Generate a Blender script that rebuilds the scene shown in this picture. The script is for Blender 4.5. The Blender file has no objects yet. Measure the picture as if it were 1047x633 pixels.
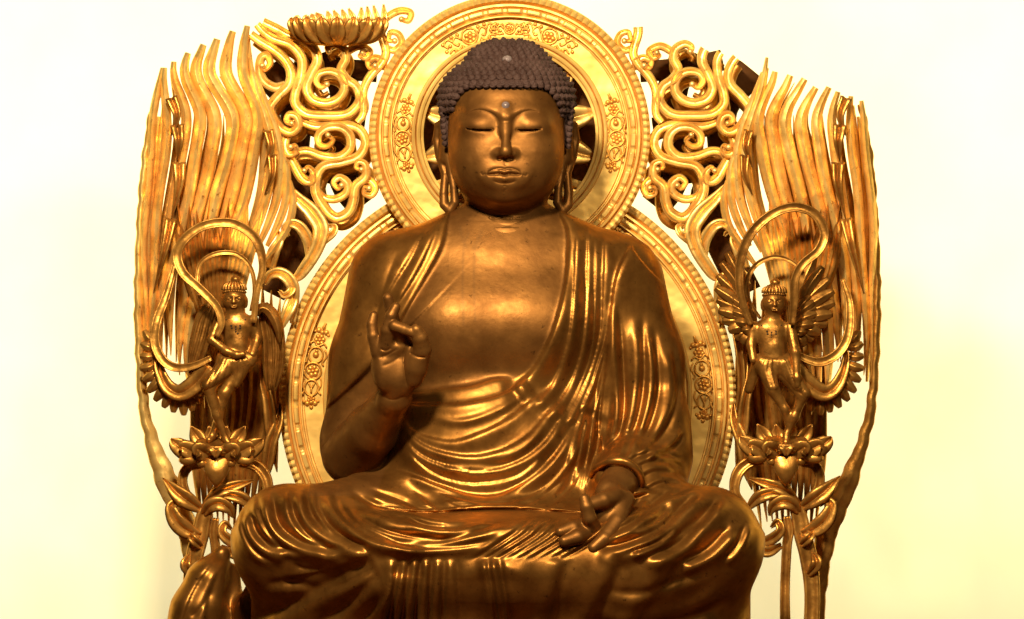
import bpy, bmesh, math, random
import numpy as np
import openvdb

random.seed(7)
rng = np.random.default_rng(7)
S = 0.004            # metres per photo pixel on the mandorla's plane
CU, CV = 523.5, 316.5
DIST = 6000.0        # camera distance in the same pixel unit
SC = bpy.context.scene
COL = SC.collection

# ------------------------------------------------------------------ helpers
def W(P, d0=0.0):
    """(u, v, depth) drawing units -> metres; d0 = depth of the thing's own plane (uniform scale)."""
    P = np.asarray(P, dtype=float).reshape(-1, 3)
    k = (DIST - d0) / DIST
    return np.stack([(P[:, 0] - CU) * k * S, -(d0 + (P[:, 2] - d0) * k) * S, (CV - P[:, 1]) * k * S], 1)

def thing(name, label, cat, base, d0=0.0, group=None):
    o = bpy.data.objects.new(name, None)
    o.empty_display_size = 0.05
    COL.objects.link(o)
    o.location = W([base], d0)[0]
    o['label'] = label; o['category'] = cat
    if group: o['group'] = group
    return o

def tag(o, label, cat, group=None):
    o['label'] = label; o['category'] = cat
    if group: o['group'] = group

def world_loc(o):
    x = np.zeros(3)
    while o is not None:
        x += np.array(o.location); o = o.parent
    return x

class MB:
    """collects pieces (already in metres) for ONE mesh object"""
    def __init__(self, d0=0.0):
        self.v = []; self.f = []; self.n = 0; self.d0 = d0
    def add(self, P, F, metres=False):
        P = np.asarray(P, float)
        if not metres: P = W(P, self.d0)
        self.v.append(P)
        self.f.extend([tuple(i + self.n for i in f) for f in F])
        self.n += len(P)
        return self
    def build(self, name, mat, parent=None, smooth=True, recalc=True, angle=None):
        me = bpy.data.meshes.new(name)
        V = np.concatenate(self.v)
        if parent is not None: V = V - world_loc(parent)
        me.from_pydata(V.tolist(), [], self.f)
        if recalc:
            bm = bmesh.new(); bm.from_mesh(me)
            bmesh.ops.recalc_face_normals(bm, faces=bm.faces)
            bm.to_mesh(me); bm.free()
        if smooth:
            me.polygons.foreach_set('use_smooth', [True] * len(me.polygons))
            if angle is not None:
                me.set_sharp_from_angle(angle=math.radians(angle))
        me.materials.append(mat)
        me.update()
        o = bpy.data.objects.new(name, me)
        COL.objects.link(o)
        if parent is not None: o.parent = parent
        return o

def cr(P, n=8):
    """Catmull-Rom through control points (any number of columns)"""
    P = np.asarray(P, float)
    if len(P) < 3:
        t = np.linspace(0, 1, n + 1)[:, None]
        return P[0] * (1 - t) + P[-1] * t
    Q = np.vstack([2 * P[0] - P[1], P, 2 * P[-1] - P[-2]])
    out = []
    t = np.linspace(0, 1, n, endpoint=False)[:, None]
    for i in range(1, len(Q) - 2):
        a, b, c, d = Q[i - 1], Q[i], Q[i + 1], Q[i + 2]
        out.append(0.5 * (2 * b + (c - a) * t + (2 * a - 5 * b + 4 * c - d) * t**2 + (3 * b - a - 3 * c + d) * t**3))
    out.append(P[-1:])
    return np.vstack(out)

PROF = {
 'round':  [(-1, -.4), (-.95, .15), (-.75, .6), (-.4, .9), (0, 1), (.4, .9), (.75, .6), (.95, .15), (1, -.4), (.6, -.8), (-.6, -.8)],
 'fluted': [(-1, -.6), (-1, .45), (-.88, .9), (-.62, 1), (-.42, .7), (-.1, .45), (.3, .5), (.6, .85), (.8, 1), (.95, .8), (1, .3), (1, -.6)],
 'flame':  [(-1, -.7), (-1, .25), (-.8, .55), (-.05, 1), (.08, .95), (.5, .72), (.85, .5), (1, .1), (1, -.7)],
 'leaf':   [(-1, .55), (-.7, .75), (-.35, .6), (-.06, .25), (0, .0), (.06, .25), (.35, .6), (.7, .75), (1, .55), (.7, .3), (0, -.5), (-.7, .3)],
 'feather':[(-1, -.2), (-.75, .35), (-.18, .55), (0, 1), (.18, .55), (.75, .35), (1, -.2), (0, -.6)],
 'band':   [(-1, -.2), (-.96, .8), (-.8, 1), (-.6, .55), (0, .45), (.6, .55), (.8, 1), (.96, .8), (1, -.2), (.6, -.5), (-.6, -.5)],
}
def sweep(mb, P, w, h, prof='round', n=6, taper=None, flip=False):
    """strip along P (u,v,d): half-width w (number or list per control point), height h"""
    P = np.asarray(P, float)
    m = len(P)
    ww = np.full(m, float(w)) if np.isscalar(w) else np.interp(np.linspace(0, 1, m), np.linspace(0, 1, len(w)), w)
    hh = np.full(m, float(h)) if np.isscalar(h) else np.interp(np.linspace(0, 1, m), np.linspace(0, 1, len(h)), h)
    Q = cr(np.column_stack([P, ww, hh]), n)
    X = Q[:, :3]; ww = np.maximum(Q[:, 3], .12); hh = np.maximum(Q[:, 4], .1)
    T = np.gradient(X, axis=0)
    T /= np.linalg.norm(T, axis=1)[:, None] + 1e-9
    side = np.cross(T, [0, 0, 1.0])
    side /= np.linalg.norm(side, axis=1)[:, None] + 1e-9
    nor = np.cross(side, T)
    nor *= np.sign(nor[:, 2:3] + 1e-6)
    pr = np.array(PROF[prof], float)
    if flip: pr = pr * [-1, 1]
    k = len(pr)
    V = X[:, None, :] + side[:, None, :] * (pr[None, :, :1] * ww[:, None, None]) + nor[:, None, :] * (pr[None, :, 1:] * hh[:, None, None])
    V = V.reshape(-1, 3)
    N = len(X); F = []
    for i in range(N - 1):
        for j in range(k):
            j2 = (j + 1) % k
            F.append((i * k + j, i * k + j2, (i + 1) * k + j2, (i + 1) * k + j))
    F.append(tuple(range(k))[::-1]); F.append(tuple(range((N - 1) * k, N * k)))
    mb.add(V, F)

def tube(mb, P, r, n=5, k=8):
    P = np.asarray(P, float); m = len(P)
    rr = np.full(m, float(r)) if np.isscalar(r) else np.interp(np.linspace(0, 1, m), np.linspace(0, 1, len(r)), r)
    Q = cr(np.column_stack([P, rr]), n)
    X = Q[:, :3]; rr = np.maximum(Q[:, 3], .1)
    T = np.gradient(X, axis=0); T /= np.linalg.norm(T, axis=1)[:, None] + 1e-9
    ref = np.array([0.13, 0.21, 1.0])
    A = np.cross(T, ref); A /= np.linalg.norm(A, axis=1)[:, None] + 1e-9
    B = np.cross(T, A)
    an = np.linspace(0, 2 * np.pi, k, endpoint=False)
    V = (X[:, None] + (A[:, None] * np.cos(an)[None, :, None] + B[:, None] * np.sin(an)[None, :, None]) * rr[:, None, None]).reshape(-1, 3)
    N = len(X); F = [(i * k + j, i * k + (j + 1) % k, (i + 1) * k + (j + 1) % k, (i + 1) * k + j) for i in range(N - 1) for j in range(k)]
    F.append(tuple(range(k))[::-1]); F.append(tuple(range((N - 1) * k, N * k)))
    mb.add(V, F)

def ball(mb, c, r, nu=10, nv=7):
    r = np.array([r] * 3 if np.isscalar(r) else r, float)
    V = []; F = []
    V.append((0, -1, 0))
    for i in range(1, nv):
        a = -math.pi / 2 + math.pi * i / nv
        for j in range(nu):
            b = 2 * math.pi * j / nu
            V.append((math.cos(a) * math.cos(b), math.sin(a), math.cos(a) * math.sin(b)))
    V.append((0, 1, 0))
    for j in range(nu):
        F.append((0, 1 + j, 1 + (j + 1) % nu))
        e = len(V) - 1; s = 1 + (nv - 2) * nu
        F.append((e, s + (j + 1) % nu, s + j))
    for i in range(nv - 2):
        for j in range(nu):
            a = 1 + i * nu + j; b = 1 + i * nu + (j + 1) % nu
            F.append((a, a + nu, b + nu, b))
    mb.add(np.array(V) * r + np.array(c), F)

def ringmesh(mb, c, prof, n, mod=None, a0=0, a1=2 * math.pi, back=-14):
    """profile [(radius, depth)] turned about the axis that points at the viewer; mod(r_index, angles) adds depth / radius"""
    full = abs(a1 - a0 - 2 * math.pi) < 1e-6
    an = np.linspace(a0, a1, n, endpoint=not full)
    prof = list(prof)
    k = len(prof)
    V = np.zeros((n, k, 3))
    for j, (r, d) in enumerate(prof):
        rr = np.full(n, float(r)); dd = np.full(n, float(d))
        if mod is not None:
            dr, ddp = mod(j, an); rr = rr + dr; dd = dd + ddp
        V[:, j, 0] = c[0] + rr * np.cos(an); V[:, j, 1] = c[1] + rr * np.sin(an); V[:, j, 2] = c[2] + dd
    F = []
    for i in range(n if full else n - 1):
        i2 = (i + 1) % n
        for j in range(k - 1):
            F.append((i * k + j, i2 * k + j, i2 * k + j + 1, i * k + j + 1))
    mb.add(V.reshape(-1, 3), F)

# ------------------------------------------------------------------ signed distance sculpting
class Field:
    def __init__(self, lo, hi, h):
        self.lo = np.array(lo, float); self.h = h
        self.n = np.ceil((np.array(hi) - self.lo) / h).astype(int) + 1
        self.ax = [(self.lo[i] + h * np.arange(self.n[i])).astype(np.float32) for i in range(3)]
        self.F = np.full(self.n, 40.0, np.float32)
    def _sl(self, lo, hi):
        s = []
        for i in range(3):
            a = max(0, int((lo[i] - self.lo[i]) / self.h)); b = min(self.n[i], int((hi[i] - self.lo[i]) / self.h) + 2)
            if b <= a: return None
            s.append(slice(a, b))
        return tuple(s)
    def op(self, fn, lo, hi, k, sub=False, pad=12):
        lo = np.array(lo) - pad - k; hi = np.array(hi) + pad + k
        s = self._sl(lo, hi)
        if s is None: return
        U = self.ax[0][s[0]][:, None, None]; V = self.ax[1][s[1]][None, :, None]; D = self.ax[2][s[2]][None, None, :]
        f = fn(U, V, D).astype(np.float32); a = self.F[s]
        if sub:
            hh = np.maximum(k - np.abs(a + f), 0) / k
            self.F[s] = np.maximum(a, -f) + hh * hh * k * .25
        else:
            hh = np.maximum(k - np.abs(a - f), 0) / k
            self.F[s] = np.minimum(a, f) - hh * hh * k * .25
    def cone(self, a, b, ra, rb, k=8, sq=1.0):
        a = np.array(a, float); b = np.array(b, float); ba = b - a; bb = float(ba @ ba) + 1e-6
        def fn(U, V, D):
            t = np.clip(((U - a[0]) * ba[0] + (V - a[1]) * ba[1] + (D - a[2]) * ba[2]) / bb, 0, 1)
            return np.sqrt((U - a[0] - t * ba[0])**2 + (V - a[1] - t * ba[1])**2 + ((D - a[2] - t * ba[2]) / sq)**2) - (ra + (rb - ra) * t)
        r = max(ra, rb)
        self.op(fn, np.minimum(a, b) - r, np.maximum(a, b) + r, k)
    def chain(self, pts, k=4, k0=None):
        for i in range(len(pts) - 1):
            self.cone(pts[i][:3], pts[i + 1][:3], pts[i][3], pts[i + 1][3], k if i or k0 is None else k0)
    def ell(self, c, r, k=8, sub=False):
        c = np.array(c, float); r = np.array(r, float)
        def fn(U, V, D):
            x = (U - c[0]) / r[0]; y = (V - c[1]) / r[1]; z = (D - c[2]) / r[2]
            k0 = np.sqrt(x * x + y * y + z * z); k1 = np.sqrt((x / r[0])**2 + (y / r[1])**2 + (z / r[2])**2) + 1e-6
            return k0 * (k0 - 1) / k1
        self.op(fn, c - r, c + r, k, sub)
    def stack(self, c, tab, k=8, p=2.2):
        """tab rows (v, halfwidth, front, back) : oval sections stacked down the height"""
        tab = np.array(tab, float)
        vs = self.ax[1]
        def col(j):
            vv = np.linspace(tab[0, 0], tab[-1, 0], 200)
            y = np.interp(vv, tab[:, 0], tab[:, j]); y = np.convolve(np.pad(y, 8, 'edge'), np.ones(17) / 17, 'valid')
            return vv, y
        cw, cf, cb = col(1), col(2), col(3)
        v0, v1 = tab[0, 0], tab[-1, 0]
        def fn(U, V, D):
            w = np.interp(V.ravel(), *cw)[None, :, None].astype(np.float32); fr = np.interp(V.ravel(), *cf)[None, :, None].astype(np.float32); ba = np.interp(V.ravel(), *cb)[None, :, None].astype(np.float32)
            z = D - c[1]
            z = np.where(z > 0, z / fr, z / ba)
            x = np.abs(U - c[0]) / w
            q = (x**p + np.abs(z)**p)**(1 / p)
            f = (q - 1) * np.minimum(w, np.minimum(fr, ba))
            return np.maximum(f, np.maximum(v0 - V, V - v1))
        m = tab[:, 1:].max(0)
        self.op(fn, (c[0] - m[0], v0, c[1] - m[2]), (c[0] + m[0], v1, c[1] + m[1]), k)
    def mesh(self):
        g = openvdb.FloatGrid(40.0)
        g.copyFromArray(self.F)
        P, Q = g.convertToQuads(isovalue=0.0)
        return P * self.h + self.lo, Q.astype(np.int64)

def vnormals(P, Q):
    n = np.cross(P[Q[:, 2]] - P[Q[:, 0]], P[Q[:, 3]] - P[Q[:, 1]])
    N = np.zeros_like(P)
    for j in range(4):
        for a in range(3):
            N[:, a] += np.bincount(Q[:, j], n[:, a], len(P))
    return N / (np.linalg.norm(N, axis=1)[:, None] + 1e-9)

def relax(P, Q, it=1, lam=.5):
    for _ in range(it):
        A = np.zeros_like(P); c = np.zeros(len(P))
        for j in range(4):
            i0 = Q[:, j]; i1 = Q[:, (j + 1) % 4]
            for a in range(3):
                A[:, a] += np.bincount(i0, P[i1, a], len(P)) + np.bincount(i1, P[i0, a], len(P))
            c += np.bincount(i0, minlength=len(P)) + np.bincount(i1, minlength=len(P))
        P = P + lam * (A / np.maximum(c, 1)[:, None] - P)
    return P

def polydist(P, C):
    """signed distance (+ on the right of the drawn direction, screen v down) and 0..1 position along C"""
    C = np.asarray(C, float)
    best = np.full(len(P), 1e9); sg = np.ones(len(P)); tt = np.zeros(len(P))
    L = np.concatenate([[0], np.cumsum(np.linalg.norm(np.diff(C, axis=0), axis=1))])
    for i in range(len(C) - 1):
        a = C[i]; b = C[i + 1]; ba = b - a; l2 = ba @ ba + 1e-9
        w = P - a
        t = np.clip((w @ ba) / l2, 0, 1)
        e = w - t[:, None] * ba
        d = np.hypot(e[:, 0], e[:, 1])
        m = d < best
        best[m] = d[m]; tt[m] = (L[i] + t[m] * (L[i + 1] - L[i])) / L[-1]
        sg[m] = np.where(ba[0] * w[m, 1] - ba[1] * w[m, 0] >= 0, 1, -1)
    return best * sg, tt

def folds(P, N, spec):
    """adds carved folds: list of (kind, curve, amplitude, length, fade)"""
    h = np.zeros(len(P))
    for kind, C, a, L, fade in spec:
        C = cr(np.array(C, float), 6)
        R = 6 * L + 6
        m = (P[:, 0] > C[:, 0].min() - R) & (P[:, 0] < C[:, 0].max() + R) & (P[:, 1] > C[:, 1].min() - R) & (P[:, 1] < C[:, 1].max() + R) & (N[:, 2] > .02)
        if not m.any(): continue
        s, t = polydist(P[m, :2], C)
        env = np.clip(t / max(fade, 1e-3), 0, 1) * np.clip((1 - t) / max(fade, 1e-3), 0, 1)
        if fade == 0: env = np.ones_like(t)
        env = env * env * (3 - 2 * env)
        if kind == 'step':      # cloth edge: raised on the + side, falls back gently
            p = 1 / (1 + np.exp(-np.clip(s / 1.45, -30, 30))) / (1 + (np.maximum(s, 0) / (1.5 * L))**2.6) - .28 * np.exp(-np.abs(s) / 2.4) * (s < 0)
        elif kind == 'ridge':
            p = np.exp(-(s / L)**2)
        elif kind == 'crease':
            p = -np.exp(-np.abs(s) / L)
        elif kind == 'wave':    # rounded pleat: ridge with a hollow on the - side
            p = np.exp(-((s - L * .5) / L)**2) - .8 * np.exp(-((s + L * .55) / (L * .55))**2)
        h[m] += a * p * env
    w = np.clip(N[:, 2] * 2.0, 0, 1)
    return h * w

def inpoly(P, poly):
    x, y = P[:, 0], P[:, 1]; r = np.zeros(len(P), bool); n = len(poly)
    for i in range(n):
        x0, y0 = poly[i]; x1, y1 = poly[(i + 1) % n]
        c = ((y0 > y) != (y1 > y)) & (x < (x1 - x0) * (y - y0) / ((y1 - y0) or 1e-9) + x0)
        r ^= c
    return r

def sub_mesh(P, Q, mask):
    """quads of Q where mask"""
    q = Q[mask]; u, inv = np.unique(q, return_inverse=True)
    return P[u], inv.reshape(q.shape), u

def bigmesh(name, pieces, mat, parent, d0, attrs=None):
    """pieces: list of (P, Q) in drawing units; joined into one object"""
    Vs = []; Fs = []; n = 0
    for P, Q in pieces:
        Vs.append(W(P, d0)); Fs.append(Q[:, ::-1] + n); n += len(P)
    V = np.concatenate(Vs) - world_loc(parent); F = np.concatenate(Fs)
    me = bpy.data.meshes.new(name)
    me.vertices.add(len(V)); me.vertices.foreach_set('co', V.astype(np.float32).ravel())
    me.loops.add(F.size); me.loops.foreach_set('vertex_index', F.astype(np.int32).ravel())
    me.polygons.add(len(F)); me.polygons.foreach_set('loop_start', np.arange(0, F.size, 4, dtype=np.int32))
    me.polygons.foreach_set('use_smooth', np.ones(len(F), bool))
    me.update(calc_edges=True); me.validate()
    if attrs is not None:
        at = me.attributes.new('stain', 'FLOAT', 'POINT'); at.data.foreach_set('value', attrs.astype(np.float32))
    me.materials.append(mat)
    o = bpy.data.objects.new(name, me); COL.objects.link(o); o.parent = parent
    return o

# ------------------------------------------------------------------ materials
def gilt(name, c0, c1, metallic, r0, r1, scale=9.0, bump=.12, bscale=60, spots=None, stain=False, spot_lo=.62, spec=.25, wav=.22):
    m = bpy.data.materials.new(name); m.use_nodes = True
    nt = m.node_tree; N = nt.nodes; L = nt.links
    b = N['Principled BSDF']
    tc = N.new('ShaderNodeTexCoord')
    n1 = N.new('ShaderNodeTexNoise'); n1.inputs['Scale'].default_value = scale; n1.inputs['Detail'].default_value = 6; n1.inputs['Roughness'].default_value = .65
    L.new(tc.outputs['Object'], n1.inputs['Vector'])
    cr_ = N.new('ShaderNodeValToRGB'); cr_.color_ramp.elements[0].position = .33; cr_.color_ramp.elements[1].position = .68
    cr_.color_ramp.elements[0].color = (*c0, 1); cr_.color_ramp.elements[1].color = (*c1, 1)
    L.new(n1.outputs['Fac'], cr_.inputs['Fac'])
    col = cr_.outputs['Color']
    if spots:
        n3 = N.new('ShaderNodeTexNoise'); n3.inputs['Scale'].default_value = scale * 5.5; n3.inputs['Detail'].default_value = 4; n3.inputs['Roughness'].default_value = .7
        L.new(tc.outputs['Object'], n3.inputs['Vector'])
        rp = N.new('ShaderNodeValToRGB'); rp.color_ramp.elements[0].position = spot_lo; rp.color_ramp.elements[1].position = spot_lo + .1
        L.new(n3.outputs['Fac'], rp.inputs['Fac'])
        mx = N.new('ShaderNodeMix'); mx.data_type = 'RGBA'
        L.new(rp.outputs['Color'], mx.inputs[0]); L.new(col, mx.inputs[6]); mx.inputs[7].default_value = (*spots, 1)
        col = mx.outputs[2]
    if stain:
        at = N.new('ShaderNodeAttribute'); at.attribute_name = 'stain'
        mx = N.new('ShaderNodeMix'); mx.data_type = 'RGBA'
        L.new(at.outputs['Fac'], mx.inputs[0]); L.new(col, mx.inputs[6]); mx.inputs[7].default_value = (.10, .045, .014, 1)
        col = mx.outputs[2]
    L.new(col, b.inputs['Base Color'])
    b.inputs['Metallic'].default_value = metallic
    b.inputs['Specular IOR Level'].default_value = spec
    if metallic > .1: b.inputs['Specular Tint'].default_value = (.95, .68, .36, 1)
    n2 = N.new('ShaderNodeTexNoise'); n2.inputs['Scale'].default_value = scale * 2.3; n2.inputs['Detail'].default_value = 5
    L.new(tc.outputs['Object'], n2.inputs['Vector'])
    mr = N.new('ShaderNodeMapRange'); mr.inputs['From Min'].default_value = .3; mr.inputs['From Max'].default_value = .7
    mr.inputs['To Min'].default_value = r0; mr.inputs['To Max'].default_value = r1
    L.new(n2.outputs['Fac'], mr.inputs['Value']); L.new(mr.outputs['Result'], b.inputs['Roughness'])
    n4 = N.new('ShaderNodeTexNoise'); n4.inputs['Scale'].default_value = bscale; n4.inputs['Detail'].default_value = 4
    L.new(tc.outputs['Object'], n4.inputs['Vector'])
    bp = N.new('ShaderNodeBump'); bp.inputs['Strength'].default_value = bump; bp.inputs['Distance'].default_value = .01
    n5 = N.new('ShaderNodeTexNoise'); n5.inputs['Scale'].default_value = 7.5; n5.inputs['Detail'].default_value = 2
    L.new(tc.outputs['Object'], n5.inputs['Vector'])
    b2 = N.new('ShaderNodeBump'); b2.inputs['Strength'].default_value = wav; b2.inputs['Distance'].default_value = .06
    L.new(n5.outputs['Fac'], b2.inputs['Height']); L.new(b2.outputs['Normal'], bp.inputs['Normal'])
    L.new(n4.outputs['Fac'], bp.inputs['Height']); L.new(bp.outputs['Normal'], b.inputs['Normal'])
    return m

M = {}
M['leaf']   = gilt('gold_leaf', (.66, .37, .085), (.96, .66, .23), .72, .30, .48, scale=7, bump=.16, bscale=38, spots=(.42, .18, .032), spot_lo=.61)
M['halo']   = gilt('halo_gold', (.68, .41, .105), (.80, .52, .160), .5, .38, .52, scale=5, bump=.05, bscale=50)
M['relief'] = gilt('relief_gold', (.55, .25, .04), (.75, .38, .08), .6, .35, .5, scale=14, bump=.1, bscale=70)
M['dim']    = gilt('dim_gold', (.26, .108, .020), (.58, .29, .065), .74, .28, .46, scale=9, bump=.14, bscale=70, spots=(.11, .04, .008), spot_lo=.62)  # darker gold; on lower and deeper carving its colour stands in for shade
M['bronze'] = gilt('gilt_bronze', (.108, .042, .010), (.180, .076, .018), .66, .38, .58, scale=6, wav=.07, bump=.10, bscale=40, spots=(.06, .024, .006), spot_lo=.62, stain=True)
M['robe']   = gilt('gilt_robe', (.135, .052, .010), (.285, .123, .026), .78, .31, .45, scale=6, wav=.06, bump=.06, bscale=40, spots=(.07, .026, .006), spot_lo=.62)
M['fig']    = gilt('figure_gold', (.16, .064, .012), (.40, .185, .040), .74, .26, .42, scale=16, bump=.1, bscale=90)
M['dark']   = gilt('dark_wood', (.04, .015, .004), (.09, .036, .010), .0, .6, .8, scale=8, bump=.2, bscale=40, spec=.05)
M['hair']   = gilt('painted_hair', (.028, .013, .010), (.058, .031, .025), .0, .55, .75, scale=12, bump=.15, bscale=120, spec=.12, spots=(.12, .06, .025), spot_lo=.68)
M['jewel']  = gilt('crystal', (.10, .07, .068), (.2, .15, .145), .1, .12, .2, scale=40, bump=0)
M['bead']   = gilt('dark_bead', (.02, .01, .006), (.03, .012, .004), .0, .5, .6, scale=40, bump=0)

def wall_mat():
    m = bpy.data.materials.new('cream_plaster'); m.use_nodes = True
    nt = m.node_tree; N = nt.nodes; L = nt.links; b = N['Principled BSDF']
    tc = N.new('ShaderNodeTexCoord')
    n1 = N.new('ShaderNodeTexNoise'); n1.inputs['Scale'].default_value = 1.1; n1.inputs['Detail'].default_value = 5
    L.new(tc.outputs['Object'], n1.inputs['Vector'])
    r = N.new('ShaderNodeValToRGB'); r.color_ramp.elements[0].position = .3; r.color_ramp.elements[1].position = .7
    r.color_ramp.elements[0].color = (.88, .80, .47, 1); r.color_ramp.elements[1].color = (.90, .85, .56, 1)
    L.new(n1.outputs['Fac'], r.inputs['Fac']); L.new(r.outputs['Color'], b.inputs['Base Color'])
    b.inputs['Roughness'].default_value = .9; b.inputs['Specular IOR Level'].default_value = .1
    n2 = N.new('ShaderNodeTexNoise'); n2.inputs['Scale'].default_value = 90
    L.new(tc.outputs['Object'], n2.inputs['Vector'])
    bp = N.new('ShaderNodeBump'); bp.inputs['Strength'].default_value = .05; bp.inputs['Distance'].default_value = .005
    L.new(n2.outputs['Fac'], bp.inputs['Height']); L.new(bp.outputs['Normal'], b.inputs['Normal'])
    return m
M['wall'] = wall_mat()

# ------------------------------------------------------------------ the setting
WALL_D = -560
def box(mb, lo, hi):
    (a, b, c), (d, e, f) = lo, hi
    V = [(a, b, c), (d, b, c), (d, e, c), (a, e, c), (a, b, f), (d, b, f), (d, e, f), (a, e, f)]
    mb.add(V, [(0, 1, 2, 3), (4, 5, 6, 7), (0, 1, 5, 4), (1, 2, 6, 5), (2, 3, 7, 6), (3, 0, 4, 7)])
mb = MB(); box(mb, (-900, -700, WALL_D - 20), (1950, 900, WALL_D))
o = mb.build('wall', M['wall'], smooth=False); o['kind'] = 'structure'
mb = MB(); box(mb, (-300, 668, WALL_D + 4), (1350, 720, 520))
o = mb.build('altar', M['dark'], smooth=False); o['kind'] = 'structure'

# ------------------------------------------------------------------ the mandorla
MAND = thing('mandorla', 'tall openwork gilt mandorla with flames and scrolls behind the seated statue', 'mandorla', (520, 668, -10))
TOPL = np.array([(150, 92), (165, 75), (200, 53), (258, 28), (330, 11), (400, 2), (460, -3), (520, -6), (560, 4), (640, 28), (700, 46), (780, 70), (880, 105), (905, 116)], float)
def vtop(u): return np.interp(u, TOPL[:, 0], TOPL[:, 1])
def dish(u): return 34 * (np.abs(np.asarray(u, float) - 520) / 380)**2
def clip_top(P):
    """end a strand where the crest of the mandorla runs"""
    P = np.asarray(P, float)
    keep = P[:, 1] >= vtop(P[:, 0]) - 3
    if keep.all(): return P
    i = np.where(keep)[0]
    if len(i) < 2: return None
    runs = np.split(i, np.where(np.diff(i) > 1)[0] + 1)
    r = max(runs, key=len)
    return P[r] if len(r) > 3 else None
def mir(P, ax=1040.0):
    P = np.array(P, float); P[:, 0] = ax - P[:, 0]; return P
def dense(P, n=10):
    Q = cr(np.array(P, float), n); return Q

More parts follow.
